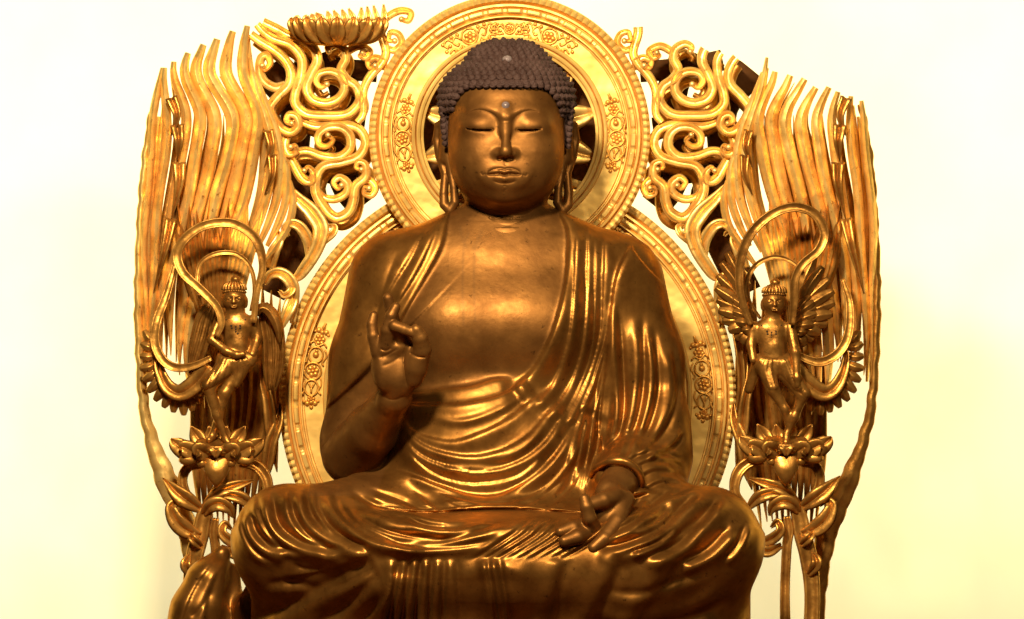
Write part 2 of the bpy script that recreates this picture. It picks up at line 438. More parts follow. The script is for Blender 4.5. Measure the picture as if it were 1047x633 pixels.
# flames -----------------------------------------------------------
VV = [25, 50, 78, 118, 155, 200, 250, 310, 370, 430]
ROWS = [  # u of each tongue at the heights VV
 [178, 172, 167, 160, 156, 152, 150, 150, 152, 156],
 [186, 177, 171, 172, 171, 166, 161, 158, 158, 162],
 [194, 184, 179, 191, 189, 181, 172, 167, 166, 168],
 [206, 195, 190, 207, 203, 194, 183, 176, 176, 180],
 [218, 208, 203, 221, 217, 208, 197, 188, 186, 190],
 [230, 222, 217, 237, 235, 224, 211, 200, 194, 196],
 [243, 235, 232, 252, 249, 238, 224, 212, 204, 204],
 [254, 249, 250, 266, 261, 251, 237, 224, 214, 212],
]
WID = [4.2, 4.7, 5.2, 5.9, 6.5, 6.8, 6.6, 5.8]
ENDS = [405, 400, 385, 375, 390, 430, 430, 430]
for side in (0, 1):
    for i, row in enumerate(ROWS):
        P = np.column_stack([row, VV, np.zeros(len(row))])
        P[:, 2] = dish(P[:, 0]) + 6 + (i % 2) * 4
        Q = dense(P, 9)
        Q[:, 0] += 1.2 * np.sin(Q[:, 1] / 23 + i * 1.7 + side)
        if side: Q = mir(Q)
        Q = clip_top(Q)
        w = WID[i]
        Q = Q[Q[:, 1] < ENDS[i]]
        mb = MB(); sweep(mb, Q[::3] if len(Q) > 12 else Q, [w * .5, w * .95, w * 1.05, w, w, w * .95, w * .8, .4], [4, 8, 10.5, 10.5, 10, 5], 'flame', n=4, flip=bool(side))
        mb.build('flame_tongue', M['leaf'], MAND, angle=50)
    # thinner tongues behind, filling the gaps
    for i in range(7):
        row = (np.array(ROWS[i]) + np.array(ROWS[i + 1])) / 2 + rng.normal(0, .6, len(VV))
        P = np.column_stack([row, VV, dish(row) - 16])
        P = P[2:-1] if i % 2 else P[3:-1]
        Q = dense(P, 6)
        if side: Q = mir(Q)
        Q = clip_top(Q)
        mb = MB(); sweep(mb, Q[::2], [.4, 3.0, 4.4, 4.2, .5], 4, 'flame', n=4)
        mb.build('flame_tongue', M['dim'], MAND, angle=50)  # darker gold paints the shade between the front tongues
    for P, w in (([(254, 36), (256, 70), (264, 108), (270, 150), (267, 195), (256, 235), (246, 262)], 4.4), ([(258, 80), (268, 112), (276, 150), (273, 190), (262, 228), (252, 255)], 4.0),
                 ([(271, 120), (281, 145), (285, 172), (281, 205), (270, 235)], 3.6), ([(164, 120), (158, 170), (154, 225), (152, 285), (153, 340), (155, 390)], 3.6), ([(170, 95), (166, 150), (162, 210), (158, 280), (158, 335)], 3.4)):
        P = np.column_stack([np.array(P, float), np.full(len(P), -6.0)])
        P[:, 2] += dish(P[:, 0])
        if side: P = mir(P)
        P = clip_top(dense(P, 4))
        mb = MB(); sweep(mb, P[::2], [w * .4, w, w, w, w * .9, w * .4], [3, 7, 7, 4], 'flame', n=4, flip=bool(side))
        mb.build('flame_tongue', M['leaf'], MAND, angle=50)
    # strands between flames and scrolls
    for P, w in (([(257, 60), (262, 90), (272, 120), (279, 150), (277, 185), (268, 220), (255, 250), (240, 275)], 5),
                 ([(262, 75), (272, 105), (283, 135), (288, 165), (285, 200), (275, 230), (262, 258)], 4.5),
                 ([(287, 150), (294, 175), (293, 205), (285, 230), (274, 252)], 4.2),
                 ([(298, 185), (301, 205), (296, 230), (284, 250), (268, 272)], 4.0)):
        P = np.column_stack([np.array(P, float), np.full(len(P), 12.0)])
        P[:, 2] += dish(P[:, 0])
        if side: P = mir(P)
        mb = MB(); sweep(mb, P, [w * .3, w * .9, w, w, w * .9, w * .5], [3, 6, 6, 4], 'flame', n=8, flip=bool(side))
        mb.build('flame_tongue', M['leaf'], MAND, angle=50)
    # the fan of strands behind each winged figure
    for i in range(15):
        a = i / 14
        P = [(272 - 92 * a + 4 * math.sin(i * 2.3), 205 + 40 * a * (1 - a) + 12 * math.sin(i * 1.9), 12), (262 - 76 * a, 245 + 14 * a, 18), (250 - 52 * a, 290 + 6 * a, 18), (238 - 22 * a, 345, 12)]
        P = np.array(P, float); P[:, 2] += dish(P[:, 0])
        if side: P = mir(P)
        mb = MB(); sweep(mb, P, [.4, 3.6, 4.0, 2.4], 6, 'flame', n=7, flip=bool(side))
        mb.build('flame_tongue', M['leaf' if i < 5 else 'dim'], MAND, angle=50)
    # thorn shaped leaflets lying on the flames
    for (a, b, c), w in ((((178, 102), (184, 120), (178, 140)), 7), (((184, 130), (186, 147), (184, 166)), 8), (((186, 168), (186, 190), (178, 225)), 8),
                         (((178, 225), (172, 255), (160, 300)), 7), (((276, 135), (279, 152), (272, 172)), 6), (((280, 160), (280, 180), (272, 200)), 6)):
        P = np.array([(*a, 22), (*b, 26), (*c, 18)], float); P[:, 2] += dish(P[:, 0])
        if side: P = mir(P)
        mb = MB(); sweep(mb, P, [w * .9, w * .6, .4], [6, 6, 3], 'leaf', n=7)
        mb.build('thorn_leaf', M['dim'], MAND)
    # outer rim of the flame border
    rim = [(168, 80), (163, 100), (158, 118), (153, 150), (149, 185), (146, 230), (144, 280), (144, 330), (147, 390), (151, 425), (160, 458), (172, 490), (186, 520), (197, 556), (204, 604), (207, 666)]
    P = np.column_stack([np.array(rim, float), np.full(len(rim), 4.0)]); P[:, 2] += dish(P[:, 0])
    Q = dense(P, 6); Q[:, 0] += .55 * np.sin(Q[:, 1] / 5.3) + .5 * np.sin(Q[:, 1] / 2.9)
    if side:
        Q = mir(Q, 1038); Q = Q[Q[:, 1] > 106]
    mb = MB(); sweep(mb, Q, [2.5, 4, 4.2, 4.2, 4.6, 6, 12, 10, 9] if not side else [2.5, 4, 4.2, 4.2, 4.6, 6, 12, 10, 9], [4, 7, 7, 8, 8], 'flame', n=2)
    mb.build('outer_rim', M['leaf' if not side else 'dim'], MAND)

# scrolls ----------------------------------------------------------
SCROLLS = [  # (path u,v ; half width ; knob at the end?)
 ([(266, 22), (283, 30), (294, 36), (311, 42), (322, 51), (325, 63), (319, 76), (314, 90), (320, 102), (334, 106), (347, 101), (353, 90), (349, 79), (339, 74), (328, 76), (324, 84), (329, 90), (335, 87)], [5, 5, 5.2, 5.2, 4.8, 4.5, 3.6, 2.2], True),
 ([(262, 24), (270, 33), (280, 40), (298, 47), (309, 61), (308, 80), (303, 95), (303, 107), (314, 117), (334, 119), (356, 117), (368, 104), (365, 90), (355, 82), (349, 72), (354, 61), (352, 51), (343, 46), (336, 49), (337, 54)], [4, 5, 5, 5.2, 5, 4.8, 4.6, 4.2, 3], True),
 ([(257, 36), (268, 44), (280, 51), (292, 62), (298, 75), (296, 87), (285, 99), (277, 110), (279, 119), (287, 131), (298, 136), (306, 129), (304, 120), (297, 118), (294, 124), (299, 127)], [4.5, 5, 5, 5, 4.5, 4, 3], True),
 ([(292, 88), (282, 90), (271, 84), (266, 72), (268, 60), (274, 58), (277, 66), (272, 72), (269, 68)], [4.8, 4.8, 4.5, 3.5, 2], True),
 ([(295, 136), (292, 148), (296, 158), (303, 156), (302, 150), (298, 151)], [4.5, 4.5, 3.5, 2], True),
 ([(294, 156), (302, 170), (310, 183), (318, 186), (321, 178), (316, 172), (312, 175)], [4.5, 5.5, 5, 3.5, 2], True),
 ([(299, 163), (306, 156), (316, 155), (330, 160), (347, 161), (358, 152), (358, 139), (349, 131), (336, 131), (327, 138), (327, 148), (335, 150), (341, 144), (336, 139)], [4, 4.5, 4.8, 5, 4.8, 4.2, 3, 2], True),
 ([(303, 122), (313, 127), (326, 130), (351, 128), (368, 133), (374, 147), (367, 160), (351, 166), (332, 170), (324, 182), (324, 198), (334, 215), (345, 223), (357, 217), (362, 205), (364, 191), (374, 181), (374, 169), (367, 166), (365, 172), (370, 174)], [3.5, 4.5, 4.8, 5, 5, 5.2, 5.5, 5.2, 4.6, 3, 2], True),
 ([(326, 195), (332, 202), (343, 204), (354, 198), (356, 188), (348, 182), (342, 187), (346, 193), (350, 190)], [3, 4.2, 4.5, 4, 3, 2], True),
 ([(366, 186), (377, 184), (384, 192), (380, 200), (373, 198), (374, 192), (378, 193)], [4, 4.2, 3.6, 2.4, 1.8], True),
 ([(391, 20), (390, 35), (395, 54), (390, 66), (378, 80), (372, 95), (372, 116), (366, 126)], [5, 4.6, 4.6, 4.4, 4.2, 3.5], False),
 ([(391, 72), (392, 64), (384, 60), (377, 64), (379, 70), (384, 68)], [4, 4, 3.2, 2], True),
 ([(349, 60), (358, 52), (368, 48), (378, 53), (375, 60), (369, 58), (371, 55)], [4, 4.2, 4, 3, 2], True),
 ([(396, 50), (404, 52), (411, 45), (408, 36), (400, 34), (398, 42), (404, 43)], [3.5, 3.8, 3.5, 2.5, 2], True),
 ([(389, 28), (397, 18), (409, 12), (420, 14), (418, 22), (411, 21)], [3.5, 4, 3.5, 2.5], True),
]
LEAVES = [
 ([(294, 188), (305, 203), (320, 218), (329, 235), (324, 256), (310, 278), (302, 286)], [1, 6, 8.5, 8.5, 7, 6, 3]),
 ([(318, 262), (316, 246), (308, 233), (299, 229), (292, 234), (295, 240)], [5, 6, 6, 5, 3.5, 1.5]),
 ([(326, 250), (334, 244), (341, 239), (343, 233), (337, 231)], [4, 5, 4, 3, 1.5]),
 ([(300, 330), (301, 306), (299, 290), (289, 280), (278, 281), (272, 290)], [3, 6, 7, 6.5, 5, 2]),
 ([(299, 288), (299, 297), (293, 302), (288, 299)], [5, 4.5, 3.5, 1.5]),
 ([(286, 340), (292, 326), (298, 312), (302, 300)], [1, 5, 7, 4]),
 ([(276, 274), (281, 258), (287, 246), (285, 236)], [6, 6.5, 4, .5]),
 ([(284, 482), (279, 445), (275, 410), (270, 385), (272, 362)], [.6, 6.5, 6, 5, 1]),
 ([(268, 500), (274, 476), (278, 452), (286, 430), (287, 412)], [.6, 6, 7, 5, 1]),
 ([(284, 430), (279, 395), (281, 360), (287, 335)], [.6, 4, 4.5, 2]),
]
for side in (0, 1):
    for P, w, knob in SCROLLS:
        P = np.column_stack([np.array(P, float), np.full(len(P), 14.0)])
        n = len(P); P[:, 2] += np.linspace(0, 7, n)
        if side:
            P[:, 0] = 1042 - P[:, 0]
        Q = dense(P, 5)
        n0 = len(Q); end0 = Q[-1].copy()
        Q = clip_top(Q)
        if Q is None or len(Q) < .45 * n0: continue
        knob = knob and np.allclose(Q[-1], end0)
        mb = MB(); sweep(mb, Q, w, [4.5, 6, 6, 5.5], 'fluted', n=2, flip=bool(side))
        if knob:
            e = Q[-1]; ball(mb, (e[0], e[1], e[2] + 3), 3.2)
        mb.build('scroll', M['leaf'], MAND, angle=60)
        if len(P) > 9:      # the second layer of carving, deeper in
            B = Q + [rng.uniform(-4, 4), rng.uniform(5, 11), -30]
            B = B[(B[:, 1] > vtop(B[:, 0]) + 2)]
            if len(B) > 8:
                mb = MB(); sweep(mb, B, [x * 1.15 for x in w], 5, 'round', n=2); mb.build('scroll', M['dim'], MAND)
    for P, w in LEAVES:
        P = np.column_stack([np.array(P, float), np.full(len(P), 12.0)])
        P[:, 2] += 8 * np.sin(np.linspace(0, math.pi, len(P))) + 4
        if side: P[:, 0] = 1036 - P[:, 0]
        mb = MB(); sweep(mb, P, w, [4, 7, 7, 6], 'leaf', n=8)
        e = P[-1]
        mb.build('acanthus_leaf', M['leaf' if P[0, 1] < 345 else 'dim'], MAND)  # lower leaves take the darker gold: light falling off downward, put into colour

# added dark struts: shade and back layer seen through the openwork
for side in (0, 1):
    mb = MB()
    for P, w in (([(270, 70), (300, 110), (300, 160), (318, 205), (300, 250), (275, 300)], 16), ([(335, 50), (352, 95), (345, 145), (352, 185), (370, 210)], 16),
                 ([(300, 60), (340, 68), (385, 72)], 11), ([(290, 115), (330, 122), (372, 128)], 9), ([(300, 180), (335, 178), (378, 190)], 9)):
        P = np.column_stack([np.array(P, float), np.full(len(P), -34.0)])
        if side: P = mir(P)
        sweep(mb, P, w, 6, 'round', n=6)
    mb.build('shade_strut', M['dark'], MAND)

for side in (0, 1):      # strands of carving behind the small figures
    for i in range(11):
        x = 192 + i * 9.2
        P = [(x + 2, 296 + 10 * math.sin(i * 2.1), -14), (x + 3 * math.sin(i), 350, -12), (x + 4 + (222 - x) * .10, 410, -14), (x + (222 - x) * .22, 470, -16), (x + (225 - x) * .4, 540 + 8 * math.sin(i * 1.3), -18)]
        P = np.array(P, float)
        if side: P = mir(P)
        mb = MB(); sweep(mb, P, [.5, 4.6, 5.6, 4.4, .6], 6, 'flame', n=6, flip=bool(i % 2)); mb.build('flame_tongue', M['dim'], MAND, angle=50)

# haloes -----------------------------------------------------------
def halo(name, c, R, fill, bead_n, dash_n, hole=None):
    prof = [(R, -16), (R, 0), (R - 1, 4.5), (R - 3.5, 6.5), (R - 7, 5), (R - 9, -1.5), (R - 10.5, 5), (R - 12.5, 5.5), (R - 13.5, .2), (R - 14.5, -.2),
            (R - 15.5, 5.2), (R - 18, 5.8), (R - 19.5, 5.0), (R - 20.5, 0.2), (R - 21.5, -.4), (R - 22.5, 4.0), (R - 23.5, 4.0), (R - 24.2, -4.0), (R - 25.5, -4.2), (R - 26.5, -1.2)]
    nb = 5 if False else None
    F = R - fill
    prof += [(F + 1, -1.0), (F, 2.5), (F - 1.5, 3.4), (F - 3.2, 2.6), (F - 4, -1.6), (F - 5, 3.0), (F - 6.5, 3.8), (F - 8.5, 3.0), (F - 9.5, .2)]
    n = bead_n * 6
    def mod(j, an):
        if j in (2, 3, 4):
            b = np.abs(np.sin(an * bead_n / 2))
            return (b - .6) * (1.6 if j == 2 else .4), (b - .8) * (2.5 if j != 4 else 1.2)
        if j in (10, 11, 12):
            s = np.clip(np.sin(an * dash_n) * 5 + 3.2, -1, 1)
            return 0 * an, (s - 1) * 1.3
        return 0 * an, 0 * an
    mb = MB(c[2])
    if hole is not None:
        prof += [(hole, -.5), (hole, -16)]
    else:
        prof += [(F - 11, -3), (40, -3), (0.5, -3)]
    ringmesh(mb, c, prof, n, mod)
    return mb.build(name, M['halo'], MAND, angle=40)
BH = (519, 407, 6); HH = (521, 138, 26)
body_halo = halo('body_halo', BH, 234, 46, 200, 58)
head_halo = halo('head_halo', HH, 144, 44, 126, 40, hole=88)

# lotus petals inside the open head halo
mb = MB(8)
for k in range(12):
    a = 2 * math.pi * (k + .5) / 12
    P = [(521 + r * math.cos(a), 138 + r * math.sin(a), 10 + z) for r, z in ((30, 4), (50, 6), (70, 5), (84, 2), (91, 0))]
    sweep(mb, P, [14, 16, 13, 7, 1], 4, 'leaf', n=6)
ringmesh(mb, (521, 138, 0), [(40, -6), (40, 0), (2, 0)], 48)
mb.build('halo_lotus', M['leaf'], MAND)
mb = MB(-20); ringmesh(mb, (521, 138, -22), [(92, -4), (92, 0), (2, 0)], 64)
mb.build('halo_backing', M['dark'], MAND, smooth=False)

def motif(c, R, ang, kind, name='floral_relief', sc=1.0, flipy=False):
    """chain of flowers in relief on the flat band of a halo (R = mid radius, ang in degrees, screen clockwise)"""
    mb = MB(c[2])
    a0 = math.radians(ang)
    def put(x, y, z=0):
        y = -y if flipy else y
        a = a0 + y * sc / R; r = R + x * sc
        return (c[0] + r * math.cos(a), c[1] + r * math.sin(a), c[2] + z)
    def line(pts, r=1.1, z=.2):
        tube(mb, [put(x, y, z) for x, y in cr(np.array(pts, float), 4)], r, n=1, k=6)
    def dome(x, y, r, hh=2.4, z=-1):
        ball(mb, put(x, y, z), (r * sc, r * sc, hh), 10, 6)
    def flower(x, y, r):
        for q in range(6):
            t = q * math.pi / 3 + .3
            dome(x + r * .62 * math.cos(t), y + r * .62 * math.sin(t), r * .42, 2.2)
        dome(x, y, r * .36, 3.4)
    def loop(y, r, rx=1.0):
        line([(r * rx * math.cos(t), y + r * math.sin(t)) for t in np.linspace(0, 2 * math.pi, 13)])
    def leaf3(y, s):
        dome(0, y - 4 * s, 2.2, 2.4); dome(-4, y, 3, 2.2); dome(4, y, 3, 2.2); dome(-7, y + 2 * s, 1.8, 2); dome(7, y + 2 * s, 1.8, 2); dome(0, y + 1 * s, 2.6, 2.8)
    if kind == 'long':
        leaf3(-38, 1); line([(0, -42), (0, -47)], 1.3); flower(0, -29, 6)
        line([(-9, -23), (-5, -26), (0, -22), (5, -26), (9, -23)], 1)
        loop(-13, 8, .9); dome(0, -13, 3.4, 3.0); dome(0, -17, 2, 2.4)
        for s in (-1, 1): line([(s * 8, -20), (s * 11, -14), (s * 8, -6), (s * 10, -3)], 1)
        loop(4, 8.5); flower(0, 4, 6.5)
        for s in (-1, 1): line([(s * 9, 10), (s * 10, 17), (s * 7, 24), (s * 10, 28)], 1)
        loop(21, 8, .85); line([(-3, 16), (0, 21), (3, 16)], 1.1); line([(0, 21), (0, 26)], 1.1)
        leaf3(37, -1); flower(0, 33, 4.5)
    else:
        flower(-2, 0, 7.5); loop(0, 9)
        for s in (-1, 1):
            line([(0, s * 10), (6, s * 15), (2, s * 20), (-4, s * 17), (-2, s * 14)], 1.1)
            line([(2, s * 20), (8, s * 24), (5, s * 30), (-1, s * 28)], 1.1)
            line([(-6, s * 12), (-9, s * 18), (-5, s * 24), (-7, s * 30)], 1.1)
            for (x, y) in ((7, 12), (-8, 22), (8, 19), (0, 25), (6, 31), (-3, 32), (-9, 12)): dome(x, s * y, 2.4, 2.2)
    return mb
def add_motif(parent, *a, **k):
    mb = motif(*a, **k); mb.build('floral_relief', M['relief'], parent)
for ang in (188, -8): add_motif(body_halo, BH, 201, ang + (1 if ang > 90 else 3), 'long', flipy=ang > 90)
for ang in (-127, -53): add_motif(body_halo, BH, 200, ang, 'short', sc=.95)
for ang in (180, 0): add_motif(head_halo, HH, 109.5, ang, 'long', sc=.92, flipy=ang > 90)
for ang in (-112, -68): add_motif(head_halo, HH, 109, ang, 'short', sc=.9)
add_motif(head_halo, HH, 109, -90, 'short', sc=.6)

# ------------------------------------------------------------------ lotus bowl at the top left
t = thing('lotus_pedestal', 'dark gold lotus bowl cut off by the top edge, left of the head halo', 'pedestal', (348, 45, 20), 20, 'lotus pedestals carved in front of the mandorla')
mb = MB(20)
def bowl(mb, c, rx, h, rd, n=28, tilt=.22):
    V = []; F = []; k = 9
    prof = [(.0, 1.0), (.35, .97), (.62, .84), (.82, .6), (.95, .3), (1.0, 0.04), (.96, -.05), (.85, 0.0), (0.0, .02)]
    for i in range(n):
        a = 2 * math.pi * i / n
        for r, y in prof:
            x = r * math.cos(a) * rx; z = r * math.sin(a) * rd
            V.append((c[0] + x, c[1] + y * h + tilt * z * .9, c[2] + z))
    for i in range(n):
        for j in range(k - 1):
            F.append((i * k + j, ((i + 1) % n) * k + j, ((i + 1) % n) * k + j + 1, i * k + j + 1))
    mb.add(V, F)
bowl(mb, (346, 28, 26), 46, 18, 26)
mb.build('bowl', M['dim'], t)
for k in range(9):
    a = math.pi * (k + .5) / 9
    x = 346 - 46 * math.cos(a); zz = 26 + 26 * math.sin(a)
    P = [(346 + (x - 346) * .25, 45, 30 + 10 * math.sin(a)), (346 + (x - 346) * .75, 37, zz), (x, 26, zz + 4), (x * 1.0 + (x - 346) * .06, 19, zz + 2)]
    P = [p for p in P]
    mb = MB(20); sweep(mb, P, [3, 8, 7, 1], 3, 'leaf', n=6); mb.build('petal', M['dim'], t)
for k in range(12):
    x = 302 + k * 8
    top = max(vtop(x) + 2, 4)
    P = [(x + rng.normal(0, 1), 27, 20), (x + 3, 20, 26), (x + 1 + rng.normal(0, 2), top, 22)]
    mb = MB(20); sweep(mb, P, [3.5, 4, 1], 4, 'leaf', n=5); mb.build('frond', M['leaf'], t)

# ------------------------------------------------------------------ the seated statue
SD0 = 205.0
AX = 130.0     # depth of the body's axis
BUD = thing('buddha_statue', 'large seated gilt bronze Buddha with dark curled hair and one hand raised', 'statue', (518, 668, AX), SD0)

T = Field((215, 205, -70), (805, 668, 262), 1.15)
T.stack((517, 0), [(200, 30, 26, 28), (212, 46, 32, 34), (222, 76, 37, 40), (236, 112, 44, 50), (255, 128, 56, 60), (290, 130, 66, 68), (330, 124, 68, 68), (370, 116, 68, 66), (410, 112, 80, 64),
                   (450, 114, 92, 62), (490, 122, 100, 60), (530, 140, 108, 60), (575, 160, 110, 60)], 10, 2.1)
T.ell((470, 334, 42), (58, 46, 43), 32); T.ell((546, 334, 42), (54, 46, 43), 32)
T.ell((500, 470, 45), (95, 70, 62), 30)
# arm of the raised hand (upper arm), other arm
T.chain([(402, 288, -2, 48), (381, 370, 2, 44), (363, 452, 12, 35), (362, 462, 16, 34)], 14, 24)
T.chain([(634, 290, -2, 47), (652, 370, 4, 47), (658, 440, 18, 47), (664, 470, 22, 42)], 16, 24)
T.chain([(668, 470, 30, 38), (648, 484, 80, 32), (634, 489, 108, 26)], 16)
# the hanging sleeve below that forearm
T.cone((668, 500, 40), (640, 512, 95), 30, 22, 18)
# legs
T.chain([(450, 548, 30, 52), (372, 545, 80, 52), (296, 546, 105, 51)], 24, 40)
T.chain([(296, 556, 112, 50), (400, 570, 165, 44), (520, 580, 182, 36)], 24)
T.chain([(590, 548, 30, 52), (660, 545, 80, 50), (722, 548, 105, 50)], 24, 40)
T.chain([(722, 556, 112, 49), (640, 570, 160, 44), (530, 578, 186, 36)], 24)
T.ell((518, 548, 110), (130, 30, 80), 30)
# robe hanging over the front of the seat
def slab(U, V, D):
    q = np.sqrt(((U - 512) / 256)**2 + ((D - 60) / 128)**2)
    return np.maximum((q - 1) * 110, np.maximum(556 - V, V - 668))
T.op(slab, (252, 556, -60), (772, 668, 190), 30)
P, Q = T.mesh(); P = relax(P, Q, 2)
N = vnormals(P, Q)
if N[np.argmax(P[:, 2]), 2] < 0: Q = Q[:, ::-1]; N = -N

FOLD = []
def st(C, a, L, fade=.12): FOLD.append(('step', C, a, L, fade))
def cs(C, a, L, fade=.15): FOLD.append(('crease', C, a, L, fade))
def rg(C, a, L, fade=.2): FOLD.append(('ridge', C, a, L, fade))
def wv(C, a, L, fade=.2): FOLD.append(('wave', C, a, L, fade))
# neckline on the left of the picture: the drape over the near shoulder (raised on its outer side)
st([(458, 224), (452, 252), (438, 280), (418, 315), (408, 336), (398, 372)], 6, 14, 0)
st([(449, 230), (438, 256), (424, 284), (404, 318)], 4.5, 10, .2)
st([(436, 232), (420, 262), (403, 290), (388, 318)], 3.5, 16, .25)
cs([(410, 250), (396, 285), (382, 330), (372, 360)], 2.5, 7, .35)
# sleeve hem across the upper arm (cloth above, arm below)
st([(326, 426), (346, 408), (366, 390), (388, 366)][::1], -0.1, 10, 0)
st([(390, 364), (366, 389), (346, 408), (322, 428)], 7, 22, 0)
# broad robe over the far shoulder: edge, then pleats
st([(520, 401), (545, 376), (564, 338), (577, 289), (580, 240), (572, 218), (566, 200)], 7.5, 13, .07)
st([(546, 418), (567, 387), (580, 346), (585, 296), (588, 236)], 4.5, 7, .06)
st([(558, 428), (580, 397), (594, 356), (599, 299), (600, 232)], 4.5, 7, .06)
st([(572, 432), (588, 402), (603, 360), (607, 310), (609, 236)], 3, 5, .1)
st([(576, 436), (596, 395), (612, 346), (616, 300), (618, 240)], 5, 8, .06)
st([(590, 424), (608, 380), (621, 340), (629, 285), (643, 254), (650, 250)], 6, 14, .06)
cs([(598, 420), (612, 390), (622, 350)], 3, 3, .2)
for C in ([(592, 510), (600, 460), (606, 420), (618, 372)], [(600, 505), (609, 460), (618, 400), (626, 330)], [(583, 500), (592, 455), (600, 420)], [(576, 480), (584, 450), (596, 415)]):
    st(C, 4.5, 6, .2)
# sleeve of the far arm
wv([(628, 306), (634, 378), (634, 430), (618, 478)], 5, 6); wv([(652, 318), (655, 380), (648, 430), (630, 472)], 5, 7)
wv([(664, 330), (670, 390), (660, 436), (640, 470)], 5, 7); wv([(684, 350), (690, 400), (676, 440), (650, 468)], 4.5, 7); wv([(700, 440), (686, 456), (660, 470)], 4, 5)
# cuff rings on the forearm
for i, C in enumerate(([(700, 470), (680, 462), (655, 462), (634, 472)], [(702, 478), (682, 470), (660, 470), (640, 482)], [(702, 487), (684, 480), (664, 480), (648, 492)], [(704, 496), (686, 490), (670, 492), (656, 500)])):
    wv(C, 1.7, 3.6, .2)
st([(650, 502), (651, 486), (640, 474), (624, 472), (612, 478), (606, 490)], -5, 10, .1)
# swags below the chest
st([(540, 386), (512, 404), (472, 413), (424, 414), (405, 410)][::-1], 5.5, 12, .12)
st([(405, 401), (440, 398), (478, 395), (503, 388), (526, 385)], 6.5, 14, .14)
for C, a, L in (([(412, 424), (424, 440), (450, 449), (474, 448), (512, 432), (540, 412), (563, 396)], 3.6, 8),
                ([(414, 434), (430, 452), (456, 462), (489, 465), (523, 455), (548, 436), (570, 406)], 4.6, 8),
                ([(412, 442), (428, 462), (450, 473), (489, 481), (529, 471), (557, 451), (577, 420)], 4.6, 8),
                ([(414, 456), (436, 478), (462, 490), (492, 493), (528, 486), (556, 464)], 3.6, 8),
                ([(392, 478), (424, 486), (452, 496), (484, 506), (512, 505), (546, 485), (569, 462), (588, 430)], 6.5, 12),
                ([(440, 500), (460, 508), (489, 515), (523, 514), (552, 501), (576, 476), (592, 445)], 3.5, 5),
                ([(446, 508), (470, 518), (495, 522), (526, 520), (556, 508), (580, 486)], 3.5, 5),
                ([(420, 500), (448, 520), (481, 531), (518, 531), (557, 521), (584, 498), (598, 470)], 5.5, 12)):
    st(C, a, L, .12)
for C in ([(430, 424), (470, 432), (510, 420), (545, 396)], [(500, 474), (535, 458), (560, 432)], [(440, 484), (470, 478), (520, 480)]):
    rg(C, 2.2, 4, .4)
# lap, left of the picture
for C, a, L in (([(256, 520), (262, 542), (278, 557), (300, 564)], 5, 9), ([(276, 500), (284, 533), (303, 550), (328, 559), (360, 562)], 6.5, 9),
                ([(296, 498), (302, 526), (318, 546), (342, 558)], 4, 7), ([(310, 497), (317, 523), (330, 538), (355, 553), (385, 561)], 6.5, 9),
                ([(338, 497), (347, 522), (369, 541), (398, 553), (440, 558)], 6, 8), ([(342, 504), (373, 536), (415, 551), (458, 550), (500, 540), (530, 532)], 5.5, 8),
                ([(352, 501), (387, 520), (430, 535), (466, 539), (500, 532)], 5, 8), ([(372, 500), (405, 512), (440, 527), (470, 532)], 4, 7), ([(330, 528), (352, 545), (380, 556)], 3, 5), ([(360, 520), (390, 537), (425, 546), (455, 546)], 3, 5)):
    wv(C, a * 1.05, L * .8, .16)
for C in ([(250, 505), (250, 535), (262, 560), (285, 575)], [(262, 498), (270, 530), (290, 556), (318, 566)], [(322, 496), (328, 520), (345, 540), (372, 556)], [(405, 520), (440, 538), (480, 541)], [(380, 540), (420, 556), (470, 556), (510, 548)]):
    wv(C, 3.2, 4.5, .25)
for C in ([(626, 566), (660, 558), (690, 546), (715, 526)], [(735, 574), (752, 556), (764, 530)], [(676, 512), (700, 502), (716, 497)], [(640, 544), (668, 532), (688, 514)]):
    wv(C, 3.4, 5, .25)
for C in ([(270, 600), (300, 596), (330, 604)], [(600, 600), (650, 604), (700, 590), (740, 570)]):
    wv(C, 2.5, 8, .3)
# centre of the lap: slanting pleats
for i in range(9):
    x = 500 + i * 11
    wv([(x + 48, 522 - i * .8), (x + 22, 542), (x - 8, 560), (x - 24, 566)], 2.6 + (i % 3) * .5, 3.4, .3)
# lap, right of the picture
for C, a, L in (([(606, 560), (640, 553), (676, 538), (700, 516), (722, 500)], 6, 9), ([(612, 548), (644, 534), (670, 514), (690, 500)], 5.5, 8), ([(650, 570), (690, 556), (714, 534), (740, 506)], 6, 10),
                ([(620, 536), (640, 525), (660, 508)], 4, 6), ([(690, 576), (722, 562), (748, 536)], 5, 10), ([(640, 562), (668, 552), (690, 538)], 3.5, 5), ([(664, 500), (640, 508), (626, 518)], 3, 5)):
    wv(C, a * 1.2, L * .8, .18)
# hanging front
st([(290, 588), (322, 582), (362, 570), (384, 560)], -4, 16, .1)
cs([(338, 600), (362, 588), (388, 574)], 4, 3, .25); cs([(300, 572), (318, 578), (340, 574)], 4, 5, .3)
for i, (x, lean, a, L) in enumerate(((398, 10, 5, 6), (411, 8, 4, 5), (423, 7, 5, 5), (437, 4, 4.5, 5), (450, 3, 4, 6), (468, -4, 3, 7), (505, -8, 3.5, 5), (516, -9, 4, 6), (560, 14, 3, 10), (604, 26, 4, 12), (650, 40, 4, 13))):
    wv([(x + lean, 563), (x + lean * .5, 592), (x - lean * .1, 628), (x - lean * .4, 668)], a, L, .1)
wv([(262, 640), (300, 622), (345, 596), (392, 572)], 5, 12, .15); wv([(270, 668), (330, 640), (372, 606), (402, 578)], 4, 10, .15)
wv([(748, 600), (700, 622), (640, 632), (590, 620)], 4.5, 12, .2); wv([(744, 640), (690, 652), (630, 650)], 4, 10, .2); rg([(470, 584), (510, 574), (548, 584)], 3, 8, .3)
